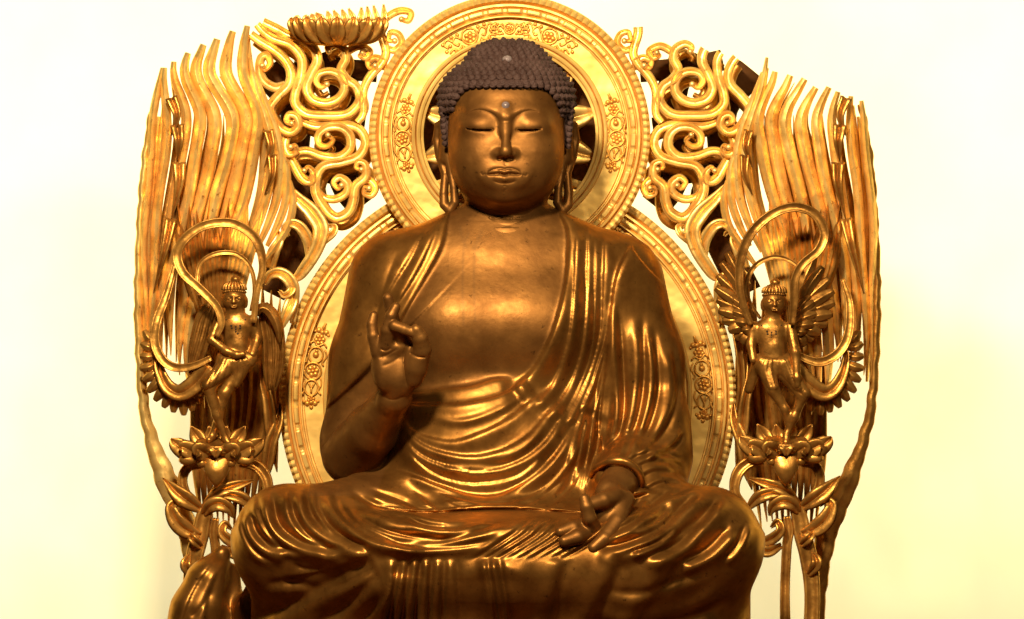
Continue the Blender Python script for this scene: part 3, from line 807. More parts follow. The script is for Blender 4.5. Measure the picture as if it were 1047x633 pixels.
st([(330, 668), (372, 632), (398, 600), (404, 575)], 5, 12, .1)
h = 1.2 * folds(P, N, FOLD)
P = P.copy(); P[:, 2] += h
P[:, :2] += (N[:, :2] * h[:, None]) * .35
P = relax(P, Q, 3, .45)
# split: skin (chest, shoulders' base) and robe
SKIN = [(460, 205), (458, 224), (452, 252), (438, 280), (418, 315), (408, 336), (398, 372), (398, 402), (440, 398), (478, 395), (503, 388), (526, 387), (545, 374), (564, 337), (577, 289), (580, 240), (572, 224), (572, 205)]
ARM = [(390, 364), (366, 389), (346, 408), (318, 430), (318, 505), (385, 505), (398, 470), (400, 372)]
cen = P[Q].mean(1)
nd = N[Q[:, 0], 2]
sk = (inpoly(cen, SKIN) & (nd > -.2)) | (inpoly(cen, ARM) & (cen[:, 0] < 401))
skin_pieces = [sub_mesh(P, Q, sk)]
robeP, robeQ, _ = sub_mesh(P, Q, ~sk)
P += 0
bigmesh('robe', [(robeP + [0, 0, AX], robeQ)], M['robe'], BUD, SD0)

# head ------------------------------------------------------------
H = Field((438, 60, -62), (600, 262, 116), .72)
HC = 517.5
H.stack((HC, 8), [(60, 30, 30, 30), (75, 50, 56, 54), (92, 59, 68, 66), (110, 61.5, 74, 70), (130, 61.5, 76, 70), (150, 60, 77, 66), (168, 57.5, 77, 60), (182, 54, 75, 54), (196, 47, 71, 48), (206, 38, 62, 40), (213, 28, 46, 32), (219, 17, 28, 20)], 4, 2.15)
H.stack((HC, -4), [(185, 44, 44, 44), (205, 43, 46, 46), (222, 43, 46, 46), (232, 47, 48, 48), (240, 60, 50, 50), (262, 90, 56, 56)], 6, 2.1)
H.ell((HC - .5, 197, 66), (15, 10, 12), 12)                     # chin
H.ell((490, 160, 50), (24, 30, 29), 26); H.ell((545, 160, 50), (24, 30, 29), 26)   # cheeks
# orbits, lids
for s in (-1, 1):
    H.ell((HC + s * 13, 127, 98), (9, 10, 13), 10, sub=True)
    H.ell((HC + s * 25, 128, 62), (21, 14, 21.5), 9)
for C in ([(478, 131.5, 76), (485, 133, 81.5), (493, 133.6, 83), (500, 133.4, 82), (507, 132, 78)], [(526, 132, 78), (533, 133.4, 82), (540, 133.6, 83), (548, 133, 81.5), (555, 131.5, 76)]):
    for a, b in zip(C[:-1], C[1:]):
        p, q = np.array(a), np.array(b); ba = q - p
        def slit(U, V, D, p=p, ba=ba):
            t = np.clip(((U - p[0]) * ba[0] + (V - p[1]) * ba[1] + (D - p[2]) * ba[2]) / (ba @ ba), 0, 1)
            return np.sqrt((U - p[0] - t * ba[0])**2 + ((V - p[1] - t * ba[1]) * 1.5)**2 + ((D - p[2] - t * ba[2]) * .35)**2) - 1.55
        H.op(slit, np.minimum(p, q) - 8, np.maximum(p, q) + 8, .8, sub=True)
# nose
H.cone((HC - .5, 112, 78), (HC - .5, 134, 86), 3.2, 3.6, 8)
H.cone((HC - .5, 130, 85), (HC - .5, 153, 96), 3.4, 5.2, 4)
H.ell((HC - .5, 156.5, 94), (6.4, 5.2, 7.5), 4)
for s in (-1, 1):
    H.ell((HC - .5 + s * 7.8, 157.5, 84), (5.6, 4.4, 8.5), 5)
    H.ell((HC - .5 + s * 6.2, 163.5, 91), (4.4, 2.4, 6), 1.5, sub=True)
# mouth
H.ell((HC - 1.5, 179, 81), (22, 12, 7.5), 12)
H.chain([(500, 178.4, 82, 1.6), (506, 176.6, 86.5, 2.6), (512, 175.8, 88.5, 2.9), (516, 176.4, 89, 2.6), (520, 175.8, 88.5, 2.9), (526, 176.6, 86.5, 2.6), (532, 178.4, 82, 1.6)], 1.2, 2)
H.chain([(502, 180, 83, 1.6), (508, 182, 86.5, 3.1), (516, 182.8, 88, 3.5), (524, 182, 86.5, 3.1), (530, 180, 83, 1.6)], 1.2, 2)
# ears with long pierced lobes
for s in (-1, 1):
    e = lambda x: HC + s * x
    H.chain([(e(64), 122, 2, 4.5), (e(70), 126, -3, 4.5), (e(72), 140, -6, 4.5), (e(69), 158, -3, 4.4), (e(63), 176, 2, 4.4), (e(64.5), 196, 6, 4.6), (e(64), 208, 8, 5), (e(58), 214, 10, 5.4), (e(53), 206, 11, 4.6), (e(54), 190, 9, 4.2), (e(57), 174, 6, 4.6), (e(60), 150, 4, 6)], .9)
    H.cone((e(62), 128, 0), (e(63), 160, 2), 7, 6, 3)
P, Q = H.mesh(); P = relax(P, Q, 1, .4); N = vnormals(P, Q)
if N[np.argmax(P[:, 2]), 2] < 0: Q = Q[:, ::-1]; N = -N
FC = []
fr = P[:, 2] > 20
def f2(kind, C, a, L, fade): FC.append((kind, C, a, L, fade))
f2('step', [(474, 119), (482, 113.5), (491, 112), (502, 115), (509, 121), (513, 128)][::-1], 3.2, 6, .18)
f2('step', [(521.5, 128), (526, 120), (535, 114), (546, 113), (558, 118)][::-1], 2.6, 5, .18)
for C in ([(477, 130.5), (485, 133), (495, 133.8), (506, 132.6)], [(526, 132.8), (537, 133.8), (547, 133), (555.5, 131)]):
    f2('crease', C, 2.0, 1.3, .08)
f2('crease', [(497, 178.6), (506, 178.3), (512, 178), (516, 179), (520, 178), (526, 178.3), (534, 178.8)], 4.2, 1.1, .10)
f2('crease', [(498, 177), (505, 173.6), (512, 172.6), (516, 173.6), (520, 172.6), (527, 173.6), (533, 177.4)], 1.4, 1.0, .1)
f2('crease', [(502, 184), (509, 187), (516, 188), (523, 187), (530, 184)], 1.4, 2.0, .2)
f2('crease', [(491.5, 176), (493, 179), (497, 178)], 1.0, 1.0, .1); f2('crease', [(539, 177), (538, 180), (534, 179)], 1.0, 1.0, .1)
f2('crease', [(514, 191), (517, 190.6), (518, 193), (515.5, 195.5), (515.5, 198)], .7, .8, .1)
f2('crease', [(516.5, 164), (516.5, 170)], .8, 2, .2)
f2('step', [(564, 214), (540, 220.5), (517, 222.5), (494, 220.5), (470, 214)], -3, 5, .02)
f2('step', [(572, 223), (545, 230), (517, 232), (490, 230), (462, 223)], -3, 6, .02)
h = folds(P, N, FC) * fr
P = P.copy(); P[:, 2] += h
vis = ~((cen[:0].size > 0))
cen2 = P[Q].mean(1)
keep = cen2[:, 1] < 256
hp = sub_mesh(P, Q, keep)

# raised hand with its forearm -------------------------------------
R = Field((318, 295, -10), (445, 506, 182), 1.0)
R.chain([(360, 466, 24, 33), (380, 440, 66, 26), (404, 406, 118, 16.5)], 8)
R.cone((404, 404, 120), (407, 386, 130), 16.5, 17, 8, .8)
R.ell((408, 374, 134), (27, 27, 11), 10)
R.ell((425, 374, 140), (11.5, 21, 11), 7); R.ell((394, 374, 139), (10.5, 24, 9.5), 7)
R.ell((404, 355, 140), (20, 7, 9), 6)
R.chain([(387, 359, 140, 6.6), (383, 343, 143, 6.0), (381.5, 331, 142, 5.5), (383.5, 322.5, 140, 4.8)], 1.2, 4)
R.chain([(396, 356, 143, 7.4), (397.5, 337, 151, 6.8), (401.5, 323, 154, 6.0), (406, 314, 153, 5.0)], 1.2, 4)
R.chain([(406, 352, 136, 7.4), (405, 332, 137, 6.8), (401, 316, 139, 6.2), (398, 305, 142, 5.4)], 1.2, 4)
R.chain([(416, 352, 139, 7.4), (409, 338, 150, 6.6), (405, 333, 157, 6.0)], 1.2, 4)
R.chain([(405, 333, 157, 5.9), (415, 336.5, 160, 5.5), (424, 340, 160, 4.8)], 1.0)
R.chain([(428, 374, 143, 10), (433, 357, 150, 9.2), (430.5, 345, 157, 7.8), (427, 337, 160, 6.0)], 1.2, 6)
P, Q = R.mesh(); N = vnormals(P, Q)
if N[np.argmax(P[:, 2]), 2] < 0: Q = Q[:, ::-1]; N = -N
h = folds(P, N, [('crease', [(416, 352), (414, 370), (416, 388), (419, 398)], 2.6, 1.6, .2), ('crease', [(388, 366), (398, 362), (410, 355)], 1.4, 1.6, .2), ('crease', [(391, 374), (402, 370), (413, 362)], 1.0, 1.6, .2),
                 ('crease', [(420, 360), (428, 364), (437, 365)], 2.2, 1.0, .1), ('crease', [(390, 356), (396, 358), (402, 355)], 1.6, 1.0, .1), ('crease', [(391, 404), (404, 408), (418, 403)], 1.2, 1.6, .2)])
P = P.copy(); P[:, 2] += h
rhand = (P, Q)
# hand on the lap ---------------------------------------------------
Lf = Field((556, 466, 90), (668, 578, 268), .8)
Lf.chain([(644, 486, 100, 20), (630, 493, 138, 17), (622, 503, 160, 15.5)], 6)
Lf.ell((614, 524, 176), (22, 17, 14), 9)
Lf.chain([(629, 504, 172, 9.6), (615, 508, 190, 8.7), (602, 512, 198, 6.6)], 1.2, 5)
Lf.chain([(606, 538, 194, 8.2), (601, 525, 206, 7.3), (598, 514, 208, 6.6), (596, 506, 206, 5.6)], 1, 4)
Lf.chain([(602, 540, 192, 8.2), (589, 544, 212, 7.5), (576, 548, 216, 6.1)], 1, 4)
Lf.chain([(598, 532, 188, 8.2), (585, 535, 204, 7.0), (572, 539, 208, 5.8)], 1, 4)
Lf.chain([(637, 508, 166, 10.1), (629, 530, 188, 8.9), (616, 546, 202, 7.7), (605, 555, 206, 6.1)], 1, 5)
P, Q = Lf.mesh(); N = vnormals(P, Q)
if N[np.argmax(P[:, 2]), 2] < 0: Q = Q[:, ::-1]
lhand = (P, Q)
mb = MB(SD0)
tube(mb, [(603, 488, AX + 92), (608, 479, AX + 118), (620, 471, AX + 138), (636, 470, AX + 144), (649, 478, AX + 140), (655, 491, AX + 130), (653, 505, AX + 112)], [2.0, 3.4, 4.0, 4.2, 4.0, 3.6, 2.0], n=8, k=10)
mb.build('cuff', M['robe'], BUD)
pieces = [(skin_pieces[0][0], skin_pieces[0][1]), (hp[0], hp[1]), rhand, lhand]
allP = np.concatenate([p for p, q in pieces])
stain = np.zeros(len(allP))
for C, w, a in (([(479, 238), (474, 252), (473, 290), (474, 332)], 1.3, .5), ([(492, 240), (486, 252), (484.5, 285), (486, 328)], 1.2, .45), ([(470, 232), (473, 244), (476, 252)], 2.0, .45), ([(492, 236), (488, 246), (484, 254)], 2.2, .45)):
    s, tt = polydist(allP[:, :2], cr(np.array(C, float), 5))
    stain = np.maximum(stain, a * np.exp(-(s / w)**2) * (allP[:, 2] > 20) * (allP[:, 1] > 230))
bigmesh('body', [(p + [0, 0, AX], q) for p, q in pieces], M['bronze'], BUD, SD0, attrs=stain)

# hair: cap and snail curls -------------------------------------------
G = Field((435, 28, -75), (602, 165, 110), 1.3)
G.ell((518, 99, 4), (69, 46, 78), 2); G.ell((519, 72, 2), (46, 34, 47), 10)
G.chain([(454, 104, 22, 6), (455, 128, 20, 5), (457, 146, 18, 4)], 4); G.chain([(582, 104, 22, 6), (581, 128, 20, 5), (578, 146, 18, 4)], 4)
def hairline(u):
    x = np.abs(u - 517.5)
    return 88.3 + np.where(x > 34, (np.maximum(x - 34, 0) / 21.0)**2.4 * 18, 0) + np.maximum(x - 55, 0) * 9
P, Q = G.mesh()
c3 = P[Q].mean(1)
front = c3[:, 2] > 12
kp = ~(front & (c3[:, 1] > hairline(c3[:, 0]) - 2)) | (np.abs(c3[:, 0] - 518) > 58.5)
kp &= ~((c3[:, 1] > 150) )
gp = sub_mesh(P, Q, kp)
mb = MB(SD0)
VW = gp[0] + [0, 0, AX]
mb.add(VW, [tuple(q) for q in gp[1]])
def curl(c, n, r):
    n = np.array(n, float); n /= np.linalg.norm(n)
    up = np.array([0, 1, 0.0]); a = np.cross(n, up); a /= np.linalg.norm(a) + 1e-9; b = np.cross(n, a)
    prof = [(1.0, -.35), (1.02, .05), (.93, .33), (.74, .42), (.68, .40), (.62, .62), (.42, .74), (.34, .72), (.26, .9), (0.0, 1.0)]
    k = 10; V = []
    ph = random.random() * 6
    for j, (rr, z) in enumerate(prof[:-1]):
        for i in range(k):
            t = 2 * math.pi * i / k + ph
            off = .10 * math.cos(t * 1 + j * .8)
            V.append(np.array(c) + r * ((rr) * (math.cos(t) * a + math.sin(t) * b) + (z + off * .5) * 1.1 * n))
    V.append(np.array(c) + r * 1.1 * n)
    F = []
    m = len(prof) - 1
    for j in range(m - 1):
        for i in range(k):
            F.append((j * k + i, j * k + (i + 1) % k, (j + 1) * k + (i + 1) % k, (j + 1) * k + i))
    for i in range(k): F.append(((m - 1) * k + i, (m - 1) * k + (i + 1) % k, m * k))
    mb.add(np.array(V), F)
def rows(c, r, v0, v1, dv, rad, test):
    v = v0; i = 0
    while v <= v1:
        t = (v - c[1]) / r[1]
        if abs(t) < .995:
            s = math.sqrt(1 - t * t); a, b = r[0] * s, r[2] * s
            per = math.pi * (3 * (a + b) - math.sqrt((3 * a + b) * (a + 3 * b)))
            m = max(3, int(per / (rad * 2.02)))
            for j in range(m):
                an = 2 * math.pi * (j + .5 * (i % 2) + random.uniform(-.1, .1)) / m
                p = (c[0] + a * math.cos(an), v + random.uniform(-.6, .6), c[2] + b * math.sin(an))
                if p[2] < -30 or not test(p): continue
                n = ((p[0] - c[0]) / r[0]**2, (p[1] - c[1]) / r[1]**2, (p[2] - c[2]) / r[2]**2)
                curl((p[0], p[1], p[2] + AX), n, rad * (.88 + .22 * random.random()))
        # even spacing along the curve
        sl = 1.0 if abs(t) > .995 else math.sqrt(1 + (r[2] * t / (r[1] * math.sqrt(max(1 - t * t, .02))))**2)
        v += max(dv / sl, dv * .35); i += 1
rows((518, 99, 4), (69, 46, 78), 54, 138, 6.9, 4.15, lambda p: (p[2] < 12 and p[1] < 118) or (p[1] < float(hairline(np.array(p[0]))) - 2.0) )
rows((519, 72, 2), (46, 34, 47), 39.6, 74, 6.0, 4.1, lambda p: True)
ball(mb, (519, 40, 2 + AX), (5, 4, 5))
prev = None
for u in np.arange(459.5, 577, .5):      # the row along the hairline
    v = float(hairline(np.array(u))) - 1.6
    q = 1 - ((u - 518) / 69)**2 - ((v - 99) / 46)**2
    if q < .02: continue
    p = np.array([u, v, 4 + 78 * math.sqrt(q)])
    if prev is not None and np.linalg.norm(p[:2] - prev[:2]) < 6.6: continue
    prev = p
    curl((p[0], p[1], p[2] + AX - 1), ((u - 518) / 4761, (v - 99) / 2116, (p[2] - 4) / 6084), 3.9)
for sg, x0 in ((-1, 454.5), (1, 581.5)):   # side locks down to the ears
    for q in range(8):
        v = 103 + q * 6.0
        for dx, zz in ((-3.6, 27), (3.4, 28), (0, 22)):
            curl((x0 - sg * q * .45 + dx, v + (3 if zz == 28 else 0), zz + AX - q * .7), (dx * .08 + sg * .2, 0, .9), 3.8 - q * .1)
mb.build('hair', M['hair'], BUD, recalc=False)
mb = MB(SD0); ball(mb, (517, 108.3, 82 + AX), (4.4, 4.4, 4.2), 16, 12); mb.build('forehead_jewel', M['jewel'], BUD)
mb = MB(SD0); ball(mb, (518.5, 60, 52 + AX), (5.2, 4.2, 5), 16, 12); mb.build('hair_jewel', M['jewel'], BUD)

# ------------------------------------------------------------------ seat below
SEAT = thing('lotus_throne', 'low gilt throne with folded cloth hanging at its left, under the large statue', 'throne', (518, 668, 110), 110)
mb = MB(110); bowl(mb, (512, 622, 105), 238, 44, 110, n=60, tilt=0.0); mb.build('seat_base', M['bronze'], SEAT)
C_ = Field((150, 545, -40), (300, 672, 60), 1.3)
C_.chain([(228, 566, 8, 9), (214, 592, 14, 20), (204, 622, 18, 26), (196, 664, 20, 32)], 12)
C_.chain([(262, 596, 16, 8), (258, 622, 24, 17), (256, 664, 28, 22)], 6)
C_.chain([(238, 584, 0, 8), (234, 620, 4, 16), (230, 664, 6, 20)], 10)
P, Q = C_.mesh(); N = vnormals(P, Q)
if N[np.argmax(P[:, 2]), 2] < 0: Q = Q[:, ::-1]; N = -N
h = folds(P, N, [('step', [(236, 570), (232, 600), (238, 630), (246, 668)], 5, 9, .1), ('step', [(226, 566), (204, 596), (190, 630), (184, 668)], 4, 10, .1), ('step', [(230, 575), (216, 606), (210, 668)], 4, 8, .15), ('crease', [(220, 600), (206, 622), (196, 628)], 3, 3, .2),
                 ('step', [(252, 596), (250, 616), (262, 640), (268, 668)], 4, 7, .1), ('crease', [(262, 600), (266, 625), (272, 650)], 3, 3, .2)])
P = P.copy(); P[:, 2] += h; P = relax(P, Q, 3, .5)
bigmesh('hanging_cloth', [(P + [0, 0, 120], Q)], M['robe'], SEAT, 110)

# ------------------------------------------------------------------ two winged figures on lotus pedestals
def feather(parent, root, tip, w, bend, d0, d, mat, name='feather', mb=None):
    root = np.array(root, float); tip = np.array(tip, float)
    mid = (root + tip) / 2 + np.array([-(tip - root)[1], (tip - root)[0]]) * bend
    P = [(*root, d), (*mid, d + 4), (*tip, d + 1)]
    own = mb is None
    if own: mb = MB(d0)
    sweep(mb, cr(np.array(P), 3), [w * .5, w * .85, w, w * 1.0, w * .5], [2.4, 3, 3, 1.5], 'feather', n=3)
    if own: mb.build(name, mat, parent)

def small_face(F, c, r):
    F.cone((c[0], c[1] - 2, c[2] + r * .93), (c[0], c[1] + 3, c[2] + r * 1.06), 1.3, 2.1, 1.2)
    F.ell((c[0], c[1] + 7.4, c[2] + r * .86), (3.8, 1.7, 2.2), .8)
    for s in (-1, 1):
        F.ell((c[0] + s * 5, c[1] - .5, c[2] + r * .98), (3.4, 1.9, 2.6), 1.0, sub=True)
        F.ell((c[0] + s * 5, c[1] - .6, c[2] + r * .72), (3.0, 1.7, 2.4), .6)
        F.ell((c[0] + s * r * .98, c[1] + 3, c[2]), (2.4, 6, 3), 1)
    F.ell((c[0], c[1] + 7.6, c[2] + r * 1.02), (3.4, .7, 2.0), .4, sub=True)

def figure(label, head, body, arms, legs, skirt, d):
    F = Field((180, 275, -32), (300, 470, 44), .8) if head[0] < 520 else Field((750, 275, -32), (850, 470, 44), .8)
    F.ell((*head, 0), (12.6, 13.4, 12), 2)
    small_face(F, (*head, 0), 12)
    for c, r in body: F.ell(c, r, 7)
    for a in arms: F.chain(a, 3)
    for a in legs: F.chain(a, 4)
    P, Q = F.mesh(); P = relax(P, Q, 1, .4); N = vnormals(P, Q)
    if N[np.argmax(P[:, 2]), 2] < 0: Q = Q[:, ::-1]
    root = thing('winged_figure', label, 'figure', (head[0], 462, d), d, 'small winged figures in front of the mandorla')
    bigmesh('body', [(P + [0, 0, d], Q)], M['fig'], root, d)
    # skirt as a carved cloth
    K = Field((180, 350, -32), (300, 425, 44), .9) if head[0] < 520 else Field((750, 350, -32), (850, 425, 44), .9)
    for a in skirt: K.chain(a, 6)
    P, Q = K.mesh(); P = relax(P, Q, 1); N = vnormals(P, Q)
    if N[np.argmax(P[:, 2]), 2] < 0: Q = Q[:, ::-1]; N = -N
    sp = []
    cx = head[0]
    for i in range(8):
        x = cx - 20 + i * 6
        sp.append(('step', [(cx - 10 + i * 3, 362), (x, 380), (x - (8 if cx < 520 else -6), 402)], 2.2, 3, .15))
    P = P.copy(); P[:, 2] += folds(P, N, sp)
    bigmesh('skirt', [(P + [0, 0, d], Q)], M['fig'], root, d)
    mb = MB(d)
    x, y = head
    ringmesh(mb, (x, y, d), [], 3) if False else None
    for i in range(15):
        a = math.pi * (i / 14)
        ball(mb, (x - 11.2 * math.cos(a), y - 7.0 - 1.5 * math.sin(a), d + 9.6 * math.sin(a)), 1.5, 8, 6)
    for i in range(9):
        a = math.pi * ((i + .5) / 9)
        P = [(x - 10.2 * math.cos(a), y - 9, d + 9 * math.sin(a)), (x - 9.6 * math.cos(a), y - 13, d + 8.6 * math.sin(a)), (x - 7 * math.cos(a), y - 16 - 3 * math.sin(a), d + 6.5 * math.sin(a))]
        sweep(mb, P, [3.4, 3, .4], 1.8, 'leaf', n=3)
    ball(mb, (x + .5, y - 11, d), (9, 8, 8)); ball(mb, (x + 1, y - 20, d - 1), (5, 4.5, 5))
    mb.build('crown', M['fig'], root)
    mb = MB(d)
    by = body[0][0]
    for i in range(9):
        a = -1.2 + 2.4 * i / 8
        ball(mb, (by[0] + 10.5 * math.sin(a), by[1] - 9 + 8 * math.cos(a), d + by[2] + body[0][1][2] - 1.2 - abs(a) * 1.5), 1.0, 6, 5)
    for dx, dy in ((0, 3), (0, 5.5), (-4.5, 2), (4.5, 2), (-4, 4.5), (4.5, 4.5), (0, 8), (2, 10)):
        ball(mb, (by[0] + dx, by[1] - 2 + dy, d + by[2] + body[0][1][2] - .3), 1.15, 6, 5)
    mb.build('necklace', M['bead'], root)
    return root

DL = 78
figL = figure('small winged figure with folded wings left of the statue, scarf looping over its head', (239.6, 306),
  [((241.5, 333, -1), (18, 15, 10.5)), ((242.5, 352, 0), (13.5, 14, 10.5)), ((241, 366, 0), (16, 10, 11)), ((240, 320, -2), (6, 7, 6))],
  [[(224, 327, 0, 5.4), (217, 347, 6, 4.8), (232, 359, 13, 4.0), (243, 363, 16, 3.8), (249, 362, 16, 3.2)], [(259, 327, -2, 5.4), (263, 346, -3, 4.8), (258, 362, 6, 4.0)]],
  [[(236, 372, 4, 10), (214, 396, 12, 6.5), (222, 424, 10, 4.4), (231, 449, 6, 3.6), (238, 457, 11, 3.4)], [(246, 374, 0, 9), (230, 402, 6, 5.5), (224, 424, 4, 4), (217, 446, 0, 3.4), (214, 450, 6, 3.4)]],
  [[(229, 366, 2, 8), (255, 366, 2, 8)], [(236, 372, 4, 10), (212, 393, 14, 7)], [(250, 370, 0, 9), (240, 392, 2, 6)], [(226, 374, -4, 6), (204, 402, -10, 5)]], DL)
figR = figure('small winged figure with spread feathered wings right of the statue, one arm hanging straight', (791.6, 309),
  [((788.5, 339, -1), (19, 15, 10.5)), ((790.5, 356, 0), (14.5, 14, 11.5)), ((791, 370, 0), (17, 10, 11)), ((790.5, 323, -2), (6, 7, 6))],
  [[(808, 334, 2, 5.6), (813, 360, 9, 5.2), (814, 386, 13, 4.0), (815, 394, 14, 3.2)], [(770, 334, 0, 5.4), (768, 352, 2, 4.6), (770, 368, 8, 3.8)]],
  [[(783, 376, 2, 10), (790, 398, 10, 6.5), (802, 418, 9, 4.4), (806, 434, 4, 3.6)], [(799, 376, 0, 10), (820, 404, 8, 6), (812, 426, 8, 4.2), (804, 444, 6, 3.6), (803, 452, 10, 3.4)]],
  [[(778, 369, 2, 8), (805, 369, 2, 8)], [(783, 376, 3, 10), (790, 396, 10, 6.6)], [(802, 374, 2, 10), (822, 402, 9, 6.6)], [(774, 374, -4, 6), (766, 398, -10, 5)]], DL)

def wing(root, feathers, w, d, mat, bend=.08):
    mb = MB(DL)
    for i, (a, b) in enumerate(feathers):
        feather(None, a, b, w, bend, DL, d + (i % 2) * 2.0 + i * .4, mat, mb=mb)
    mb.build('wing', mat, root)
# left figure: two folded wings, broad plates with long feathers
def folded(path, w, lines):
    mb = MB(DL)
    sweep(mb, [(x, y, DL - 14) for x, y in path], w, 3.5, 'round', n=7)
    P = np.array(path, float)
    for q in lines:
        Pq = [(x + q * ww, y + 2 + 3 * abs(q), DL - 10.5 - 1.2 * abs(q)) for (x, y), ww in zip(path, w)]
        sweep(mb, Pq[0:], [.6, 2.0, 2.3, 2.0, .8], 1.8, 'feather', n=6)
    mb.build('wing', M['fig'], figL)
folded([(216, 309), (211, 322), (206, 342), (200, 362), (195, 378)], [5, 10.5, 11.5, 9, 3], (-.75, -.25, .25, .75))
folded([(268, 311), (275, 325), (279, 348), (279, 372), (277, 396)], [5, 11, 12, 11, 5], (-.8, -.4, 0, .4, .8))
mb = MB(DL); sweep(mb, [(262, 322, DL + 1), (267, 315, DL + 3), (275, 318, DL + 2), (283, 332, DL), (286, 352, DL - 3)], [3, 5, 6, 5, 1], 4, 'feather', n=6); mb.build('wing', M['fig'], figL)
# right figure: spread wings, two layers each
tl = [(744, 258), (738, 268), (734, 281), (732, 294), (733, 306), (735, 317), (739, 328), (745, 338), (752, 346), (760, 352)]
wing(figR, [((770 - (9 - i) * .6, 318 + i * 2.4), p) for i, p in enumerate(tl)], 6.6, DL - 14, M['fig'], .07)
wing(figR, [((770, 322 + i * 2.2), ((p[0] + 770) / 2 - 2, (p[1] + 322) / 2 + 4)) for i, p in enumerate(tl[1:])], 5, DL - 8, M['fig'], .05)
tr = [(834, 262), (842, 273), (849, 285), (853, 297), (854, 309), (852, 321), (847, 332), (840, 341), (832, 348), (823, 354)]
wing(figR, [((812 + (9 - i) * .6, 320 + i * 2.4), p) for i, p in enumerate(tr)], 6.6, DL - 14, M['fig'], -.07)
wing(figR, [((812, 324 + i * 2.2), ((p[0] + 812) / 2 + 2, (p[1] + 324) / 2 + 4)) for i, p in enumerate(tr[1:])], 5, DL - 8, M['fig'], -.05)
# tails
TIPS = [(146, 338), (143, 351), (142, 364), (142, 377), (145, 390), (150, 401), (157, 410), (166, 417), (176, 422), (187, 425), (196, 421), (203, 413)]
CRES = [(160, 352), (160, 366), (163, 381), (171, 396), (184, 402), (201, 391), (214, 374)]
for root, ax in ((figL, None), (figR, 1026)):
    mb = MB(DL)
    base = cr(np.array(CRES, float), 4); idx = np.linspace(0, len(base) - 6, len(TIPS)).astype(int)
    for i, tp in enumerate(TIPS):
        b = base[idx[i]]; p = np.array(tp, float)
        if ax: b = np.array([ax - b[0], b[1]]); p = np.array([ax - p[0], p[1]])
        feather(None, b, p, 5.0, .10 if ax else -.10, DL, DL - 20 + (i % 2) * 1.5, None, mb=mb)
    mb.build('tail_feathers', M['dim'], root)
    mb = MB(DL)
    P = np.column_stack([np.array(CRES, float), np.linspace(DL - 20, DL - 2, len(CRES))])
    if ax: P[:, 0] = ax - P[:, 0]
    sweep(mb, P, [1, 4, 6, 8, 9, 10, 8], [3, 4, 5, 5], 'leaf', n=7); mb.build('tail', M['dim'], root)
# scarves
def scarf(root, P, w, h=2.6, mat='dim'):
    mb = MB(DL); sweep(mb, np.array(P, float), w, h, 'band', n=8); mb.build('scarf', M[mat], root)
scarf(figL, [(260, 330, DL + 8), (263, 300, DL + 10), (269, 272, DL + 10), (262, 245, DL + 12), (240, 229, DL + 14), (212, 230, DL + 14), (191, 243, DL + 13), (182, 260, DL + 12), (188, 279, DL + 14), (205, 295, DL + 16), (222, 313, DL + 16), (227, 330, DL + 15), (222, 344, DL + 14)], [3, 3.4, 4.2, 5, 5, 5, 5, 5, 4.5, 4.2, 4, 3])
scarf(figL, [(256, 318, DL - 8), (260, 296, DL - 6), (256, 274, DL - 6), (242, 260, DL - 5), (222, 259, DL - 5), (206, 268, DL - 5), (202, 284, DL - 4), (205, 304, DL)], [1.5, 2.2, 2.4, 2.4, 2.4, 2.4, 2], 2)
scarf(figL, [(178, 270, DL - 20), (170, 300, DL - 14), (160, 328, DL - 10), (158, 350, DL - 8), (166, 368, DL - 6), (180, 376, DL - 4), (198, 374, DL), (216, 366, DL + 2)], [3, 4.5, 5, 5, 4.6, 4, 3])
scarf(figR, [(768, 332, DL + 8), (762, 318, DL + 8), (756, 295, DL + 10), (757, 265, DL + 10), (768, 238, DL + 13), (789, 219, DL + 14), (812, 212, DL + 14), (832, 219, DL + 13), (842, 238, DL + 12), (836, 256, DL + 14), (820, 270, DL + 16), (812, 286, DL + 16), (811, 310, DL + 15), (809, 332, DL + 13)], [3, 3.6, 4.4, 5, 5, 5, 5, 5, 5, 4.5, 4.4, 4.2, 3], 2.8, 'fig')
scarf(figR, [(778, 326, DL - 6), (767, 310, DL - 6), (763, 292, DL - 5), (772, 272, DL - 4), (790, 263, DL - 4), (806, 266, DL - 2), (818, 274, DL)], [1.5, 2.4, 2.6, 2.6, 2.6, 2.4, 2], 2, 'fig')
scarf(figR, [(862, 285, DL - 14), (869, 310, DL - 10), (868, 340, DL - 6), (858, 360, DL - 4), (840, 370, DL - 2), (822, 366, DL), (808, 356, DL + 2)], [2.5, 4, 5, 5, 5, 4, 2.5], 3, 'dim')

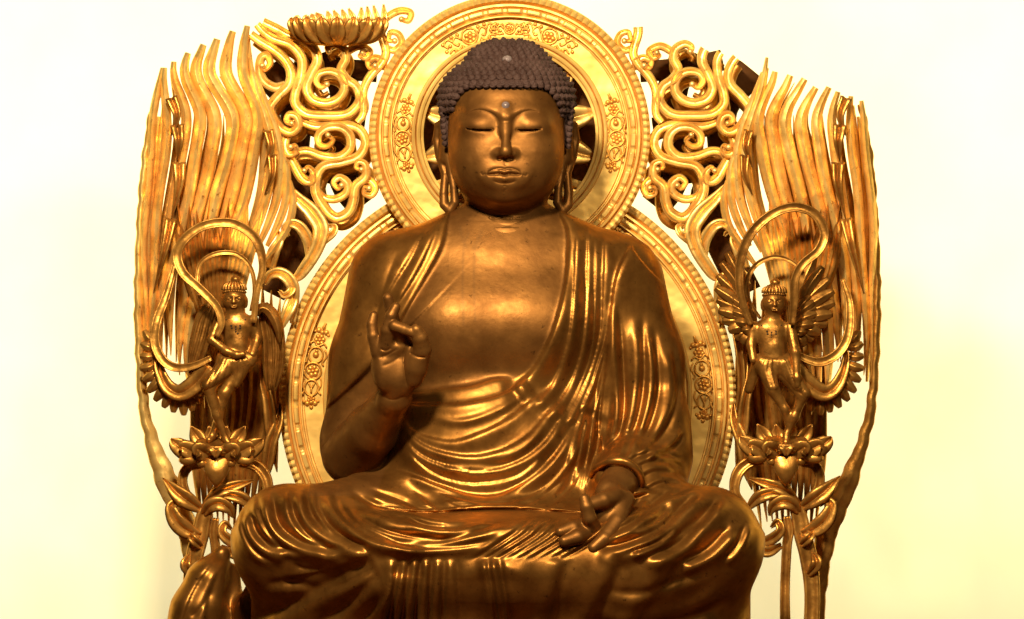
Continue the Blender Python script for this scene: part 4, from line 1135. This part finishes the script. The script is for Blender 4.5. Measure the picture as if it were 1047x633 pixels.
def pedestal(c, label, flip):
    """open lotus with pendant, curled stems and foliage"""
    s = -1 if flip else 1
    d = 84
    X = lambda x: c[0] + s * (x - 222)
    Y = lambda y: c[1] + (y - 458)
    root = thing('lotus_pedestal', label, 'pedestal', (c[0], Y(560), d - 30), d, 'lotus pedestals carved in front of the mandorla')
    mb = MB(d); bowl(mb, (c[0], Y(452), d), 23, 17, 20, n=30, tilt=.25); mb.build('bowl', M['fig'], root)
    for k in range(7):
        a = math.pi * (k + .5) / 7
        x = -math.cos(a)
        P = [(c[0] + x * 12, Y(466), d + 10 * math.sin(a)), (c[0] + x * 30, Y(462), d + 20 * math.sin(a)), (c[0] + x * 43, Y(452 + 8 * math.sin(a)), d + 24 * math.sin(a)), (c[0] + x * 48, Y(443 + 24 * math.sin(a)), d + 22 * math.sin(a))]
        mb = MB(d); sweep(mb, P, [5, 10, 8, 1], 4, 'leaf', n=6); mb.build('petal', M['dim'], root)
    for k in range(4):
        x = (-1.5 + k) / 1.5
        P = [(c[0] + x * 14, Y(456), d - 14), (c[0] + x * 22, Y(446), d - 18), (c[0] + x * 28, Y(436), d - 16)]
        mb = MB(d); sweep(mb, P, [6, 8, 1], 3, 'leaf', n=6); mb.build('petal', M['dim'], root)
    mb = MB(d)
    sweep(mb, [(c[0], Y(468), d + 12), (c[0], Y(480), d + 14), (c[0], Y(490), d + 12), (c[0], Y(498), d + 8)], [16, 13, 8, .6], [5, 7, 7, 3], 'round', n=6)
    for q in (-1, 1):
        ball(mb, (c[0] + q * 15, Y(473), d + 14), 5); ball(mb, (c[0] + q * 29, Y(470), d + 10), (10, 6, 7))
    mb.build('pendant', M['dim'], root)
    stems = [([(205, 476), (192, 478), (186, 490), (190, 506), (204, 520)], [3.5, 5, 5, 5, 4]), ([(244, 474), (260, 476), (271, 488), (273, 506), (262, 520)], [3.5, 6, 6, 5, 3]),
             ([(222, 496), (216, 510), (208, 528), (204, 548), (198, 572), (194, 610), (196, 666)], [3, 5, 8, 9, 9, 8, 8]), ([(220, 530), (218, 545), (220, 562), (222, 610), (221, 666)], [3.5, 5, 5, 5, 6])]
    for P, w in stems:
        P = np.array([(X(a), Y(b), d - 10) for a, b in P], float)
        mb = MB(d); sweep(mb, P, w, 6, 'fluted', n=6, flip=flip); mb.build('stem', M['dim'], root)
    lv = [([(206, 522), (192, 512), (180, 503), (166, 489)], [4, 9, 8, .5]), ([(204, 548), (190, 542), (180, 532), (175, 519), (181, 514), (186, 519)], [4, 9, 9, 6, 4, 1.5]),
          ([(208, 526), (214, 518), (224, 515), (234, 520), (238, 529)], [3, 7, 8, 6, 1]), ([(208, 516), (222, 504), (240, 497), (260, 491)], [2, 6, 6, .5]),
          ([(214, 512), (230, 506), (248, 510), (262, 524)], [2, 5, 7, 2]), ([(246, 558), (234, 552), (227, 544), (230, 536), (236, 541)], [5, 6, 5, 4, 1.5]),
          ([(206, 560), (198, 552), (192, 545)], [3, 5, .5]), ([(198, 590), (190, 578), (194, 566)], [3, 6, .5]), ([(226, 560), (240, 566), (252, 560), (258, 548)], [3, 6, 6, 1])]
    for P, w in lv:
        n = len(P)
        P = np.array([(X(a), Y(b), d - 8 + 8 * math.sin(math.pi * i / (n - 1))) for i, (a, b) in enumerate(P)], float)
        mb = MB(d); sweep(mb, P, w, [3, 6, 5, 3], 'leaf', n=7); mb.build('leaf', M['dim'], root)
    return root
pedestal((222, 458), 'gilt lotus pedestal with curled leaves under the small figure with folded wings', False)
pedestal((803, 456), 'dark gold lotus pedestal with drooping petals under the small figure with spread wings', True)

# ------------------------------------------------------------------ camera and light
cam = bpy.data.cameras.new('camera'); cam.sensor_width = 36; cam.lens = 36 * DIST / 1047.0
cam.clip_end = 200
co = bpy.data.objects.new('camera', cam); COL.objects.link(co)
co.location = (0, -DIST * S, 0); co.rotation_euler = (math.pi / 2, 0, 0)
SC.camera = co

wd = bpy.data.worlds.new('World'); SC.world = wd; wd.use_nodes = True
wd.node_tree.nodes['Background'].inputs[0].default_value = (1.0, .78, .5, 1)
wd.node_tree.nodes['Background'].inputs[1].default_value = .02

from mathutils import Vector
def area(name, loc, target, size, power, color, size_y=None):
    l = bpy.data.lights.new(name, 'AREA'); l.energy = power; l.color = color; l.size = size
    if size_y: l.shape = 'RECTANGLE'; l.size_y = size_y
    o = bpy.data.objects.new(name, l); COL.objects.link(o); o.location = loc
    o.rotation_euler = (Vector(target) - Vector(loc)).to_track_quat('-Z', 'Y').to_euler()
    return o
area('key_lamp', (-1.2, -5.7, 3.5), (0, -.3, .4), .6, 900, (1, .83, .55))
area('fill_lamp', (2.1, -6.0, 3.0), (0, -.3, .2), .4, 240, (1, .83, .55))
for sx in (-1, 1):      # added unseen lights to brighten the wall, behind the mandorla's plane, facing it squarely
    area('wall_fill', (sx * 4.3, .1, -.3), (sx * 4.3, 2.24, -.3), 1.6, 235, (1, .95, .80), 5.0)
area('wall_fill', (0, .2, 3.4), (0, 2.24, 3.4), 4.5, 150, (1, .95, .80), 1.0)  # same added fill, for the upper wall
area('wall_fill', (0, .3, -.75), (0, 2.24, -.75), 1.6, 34, (1, .95, .80), .8)  # added, hidden behind the statue, to brighten the lower wall

SC.view_settings.view_transform = 'Standard'; SC.view_settings.look = 'None'
SC.view_settings.exposure = 0; SC.view_settings.gamma = 1
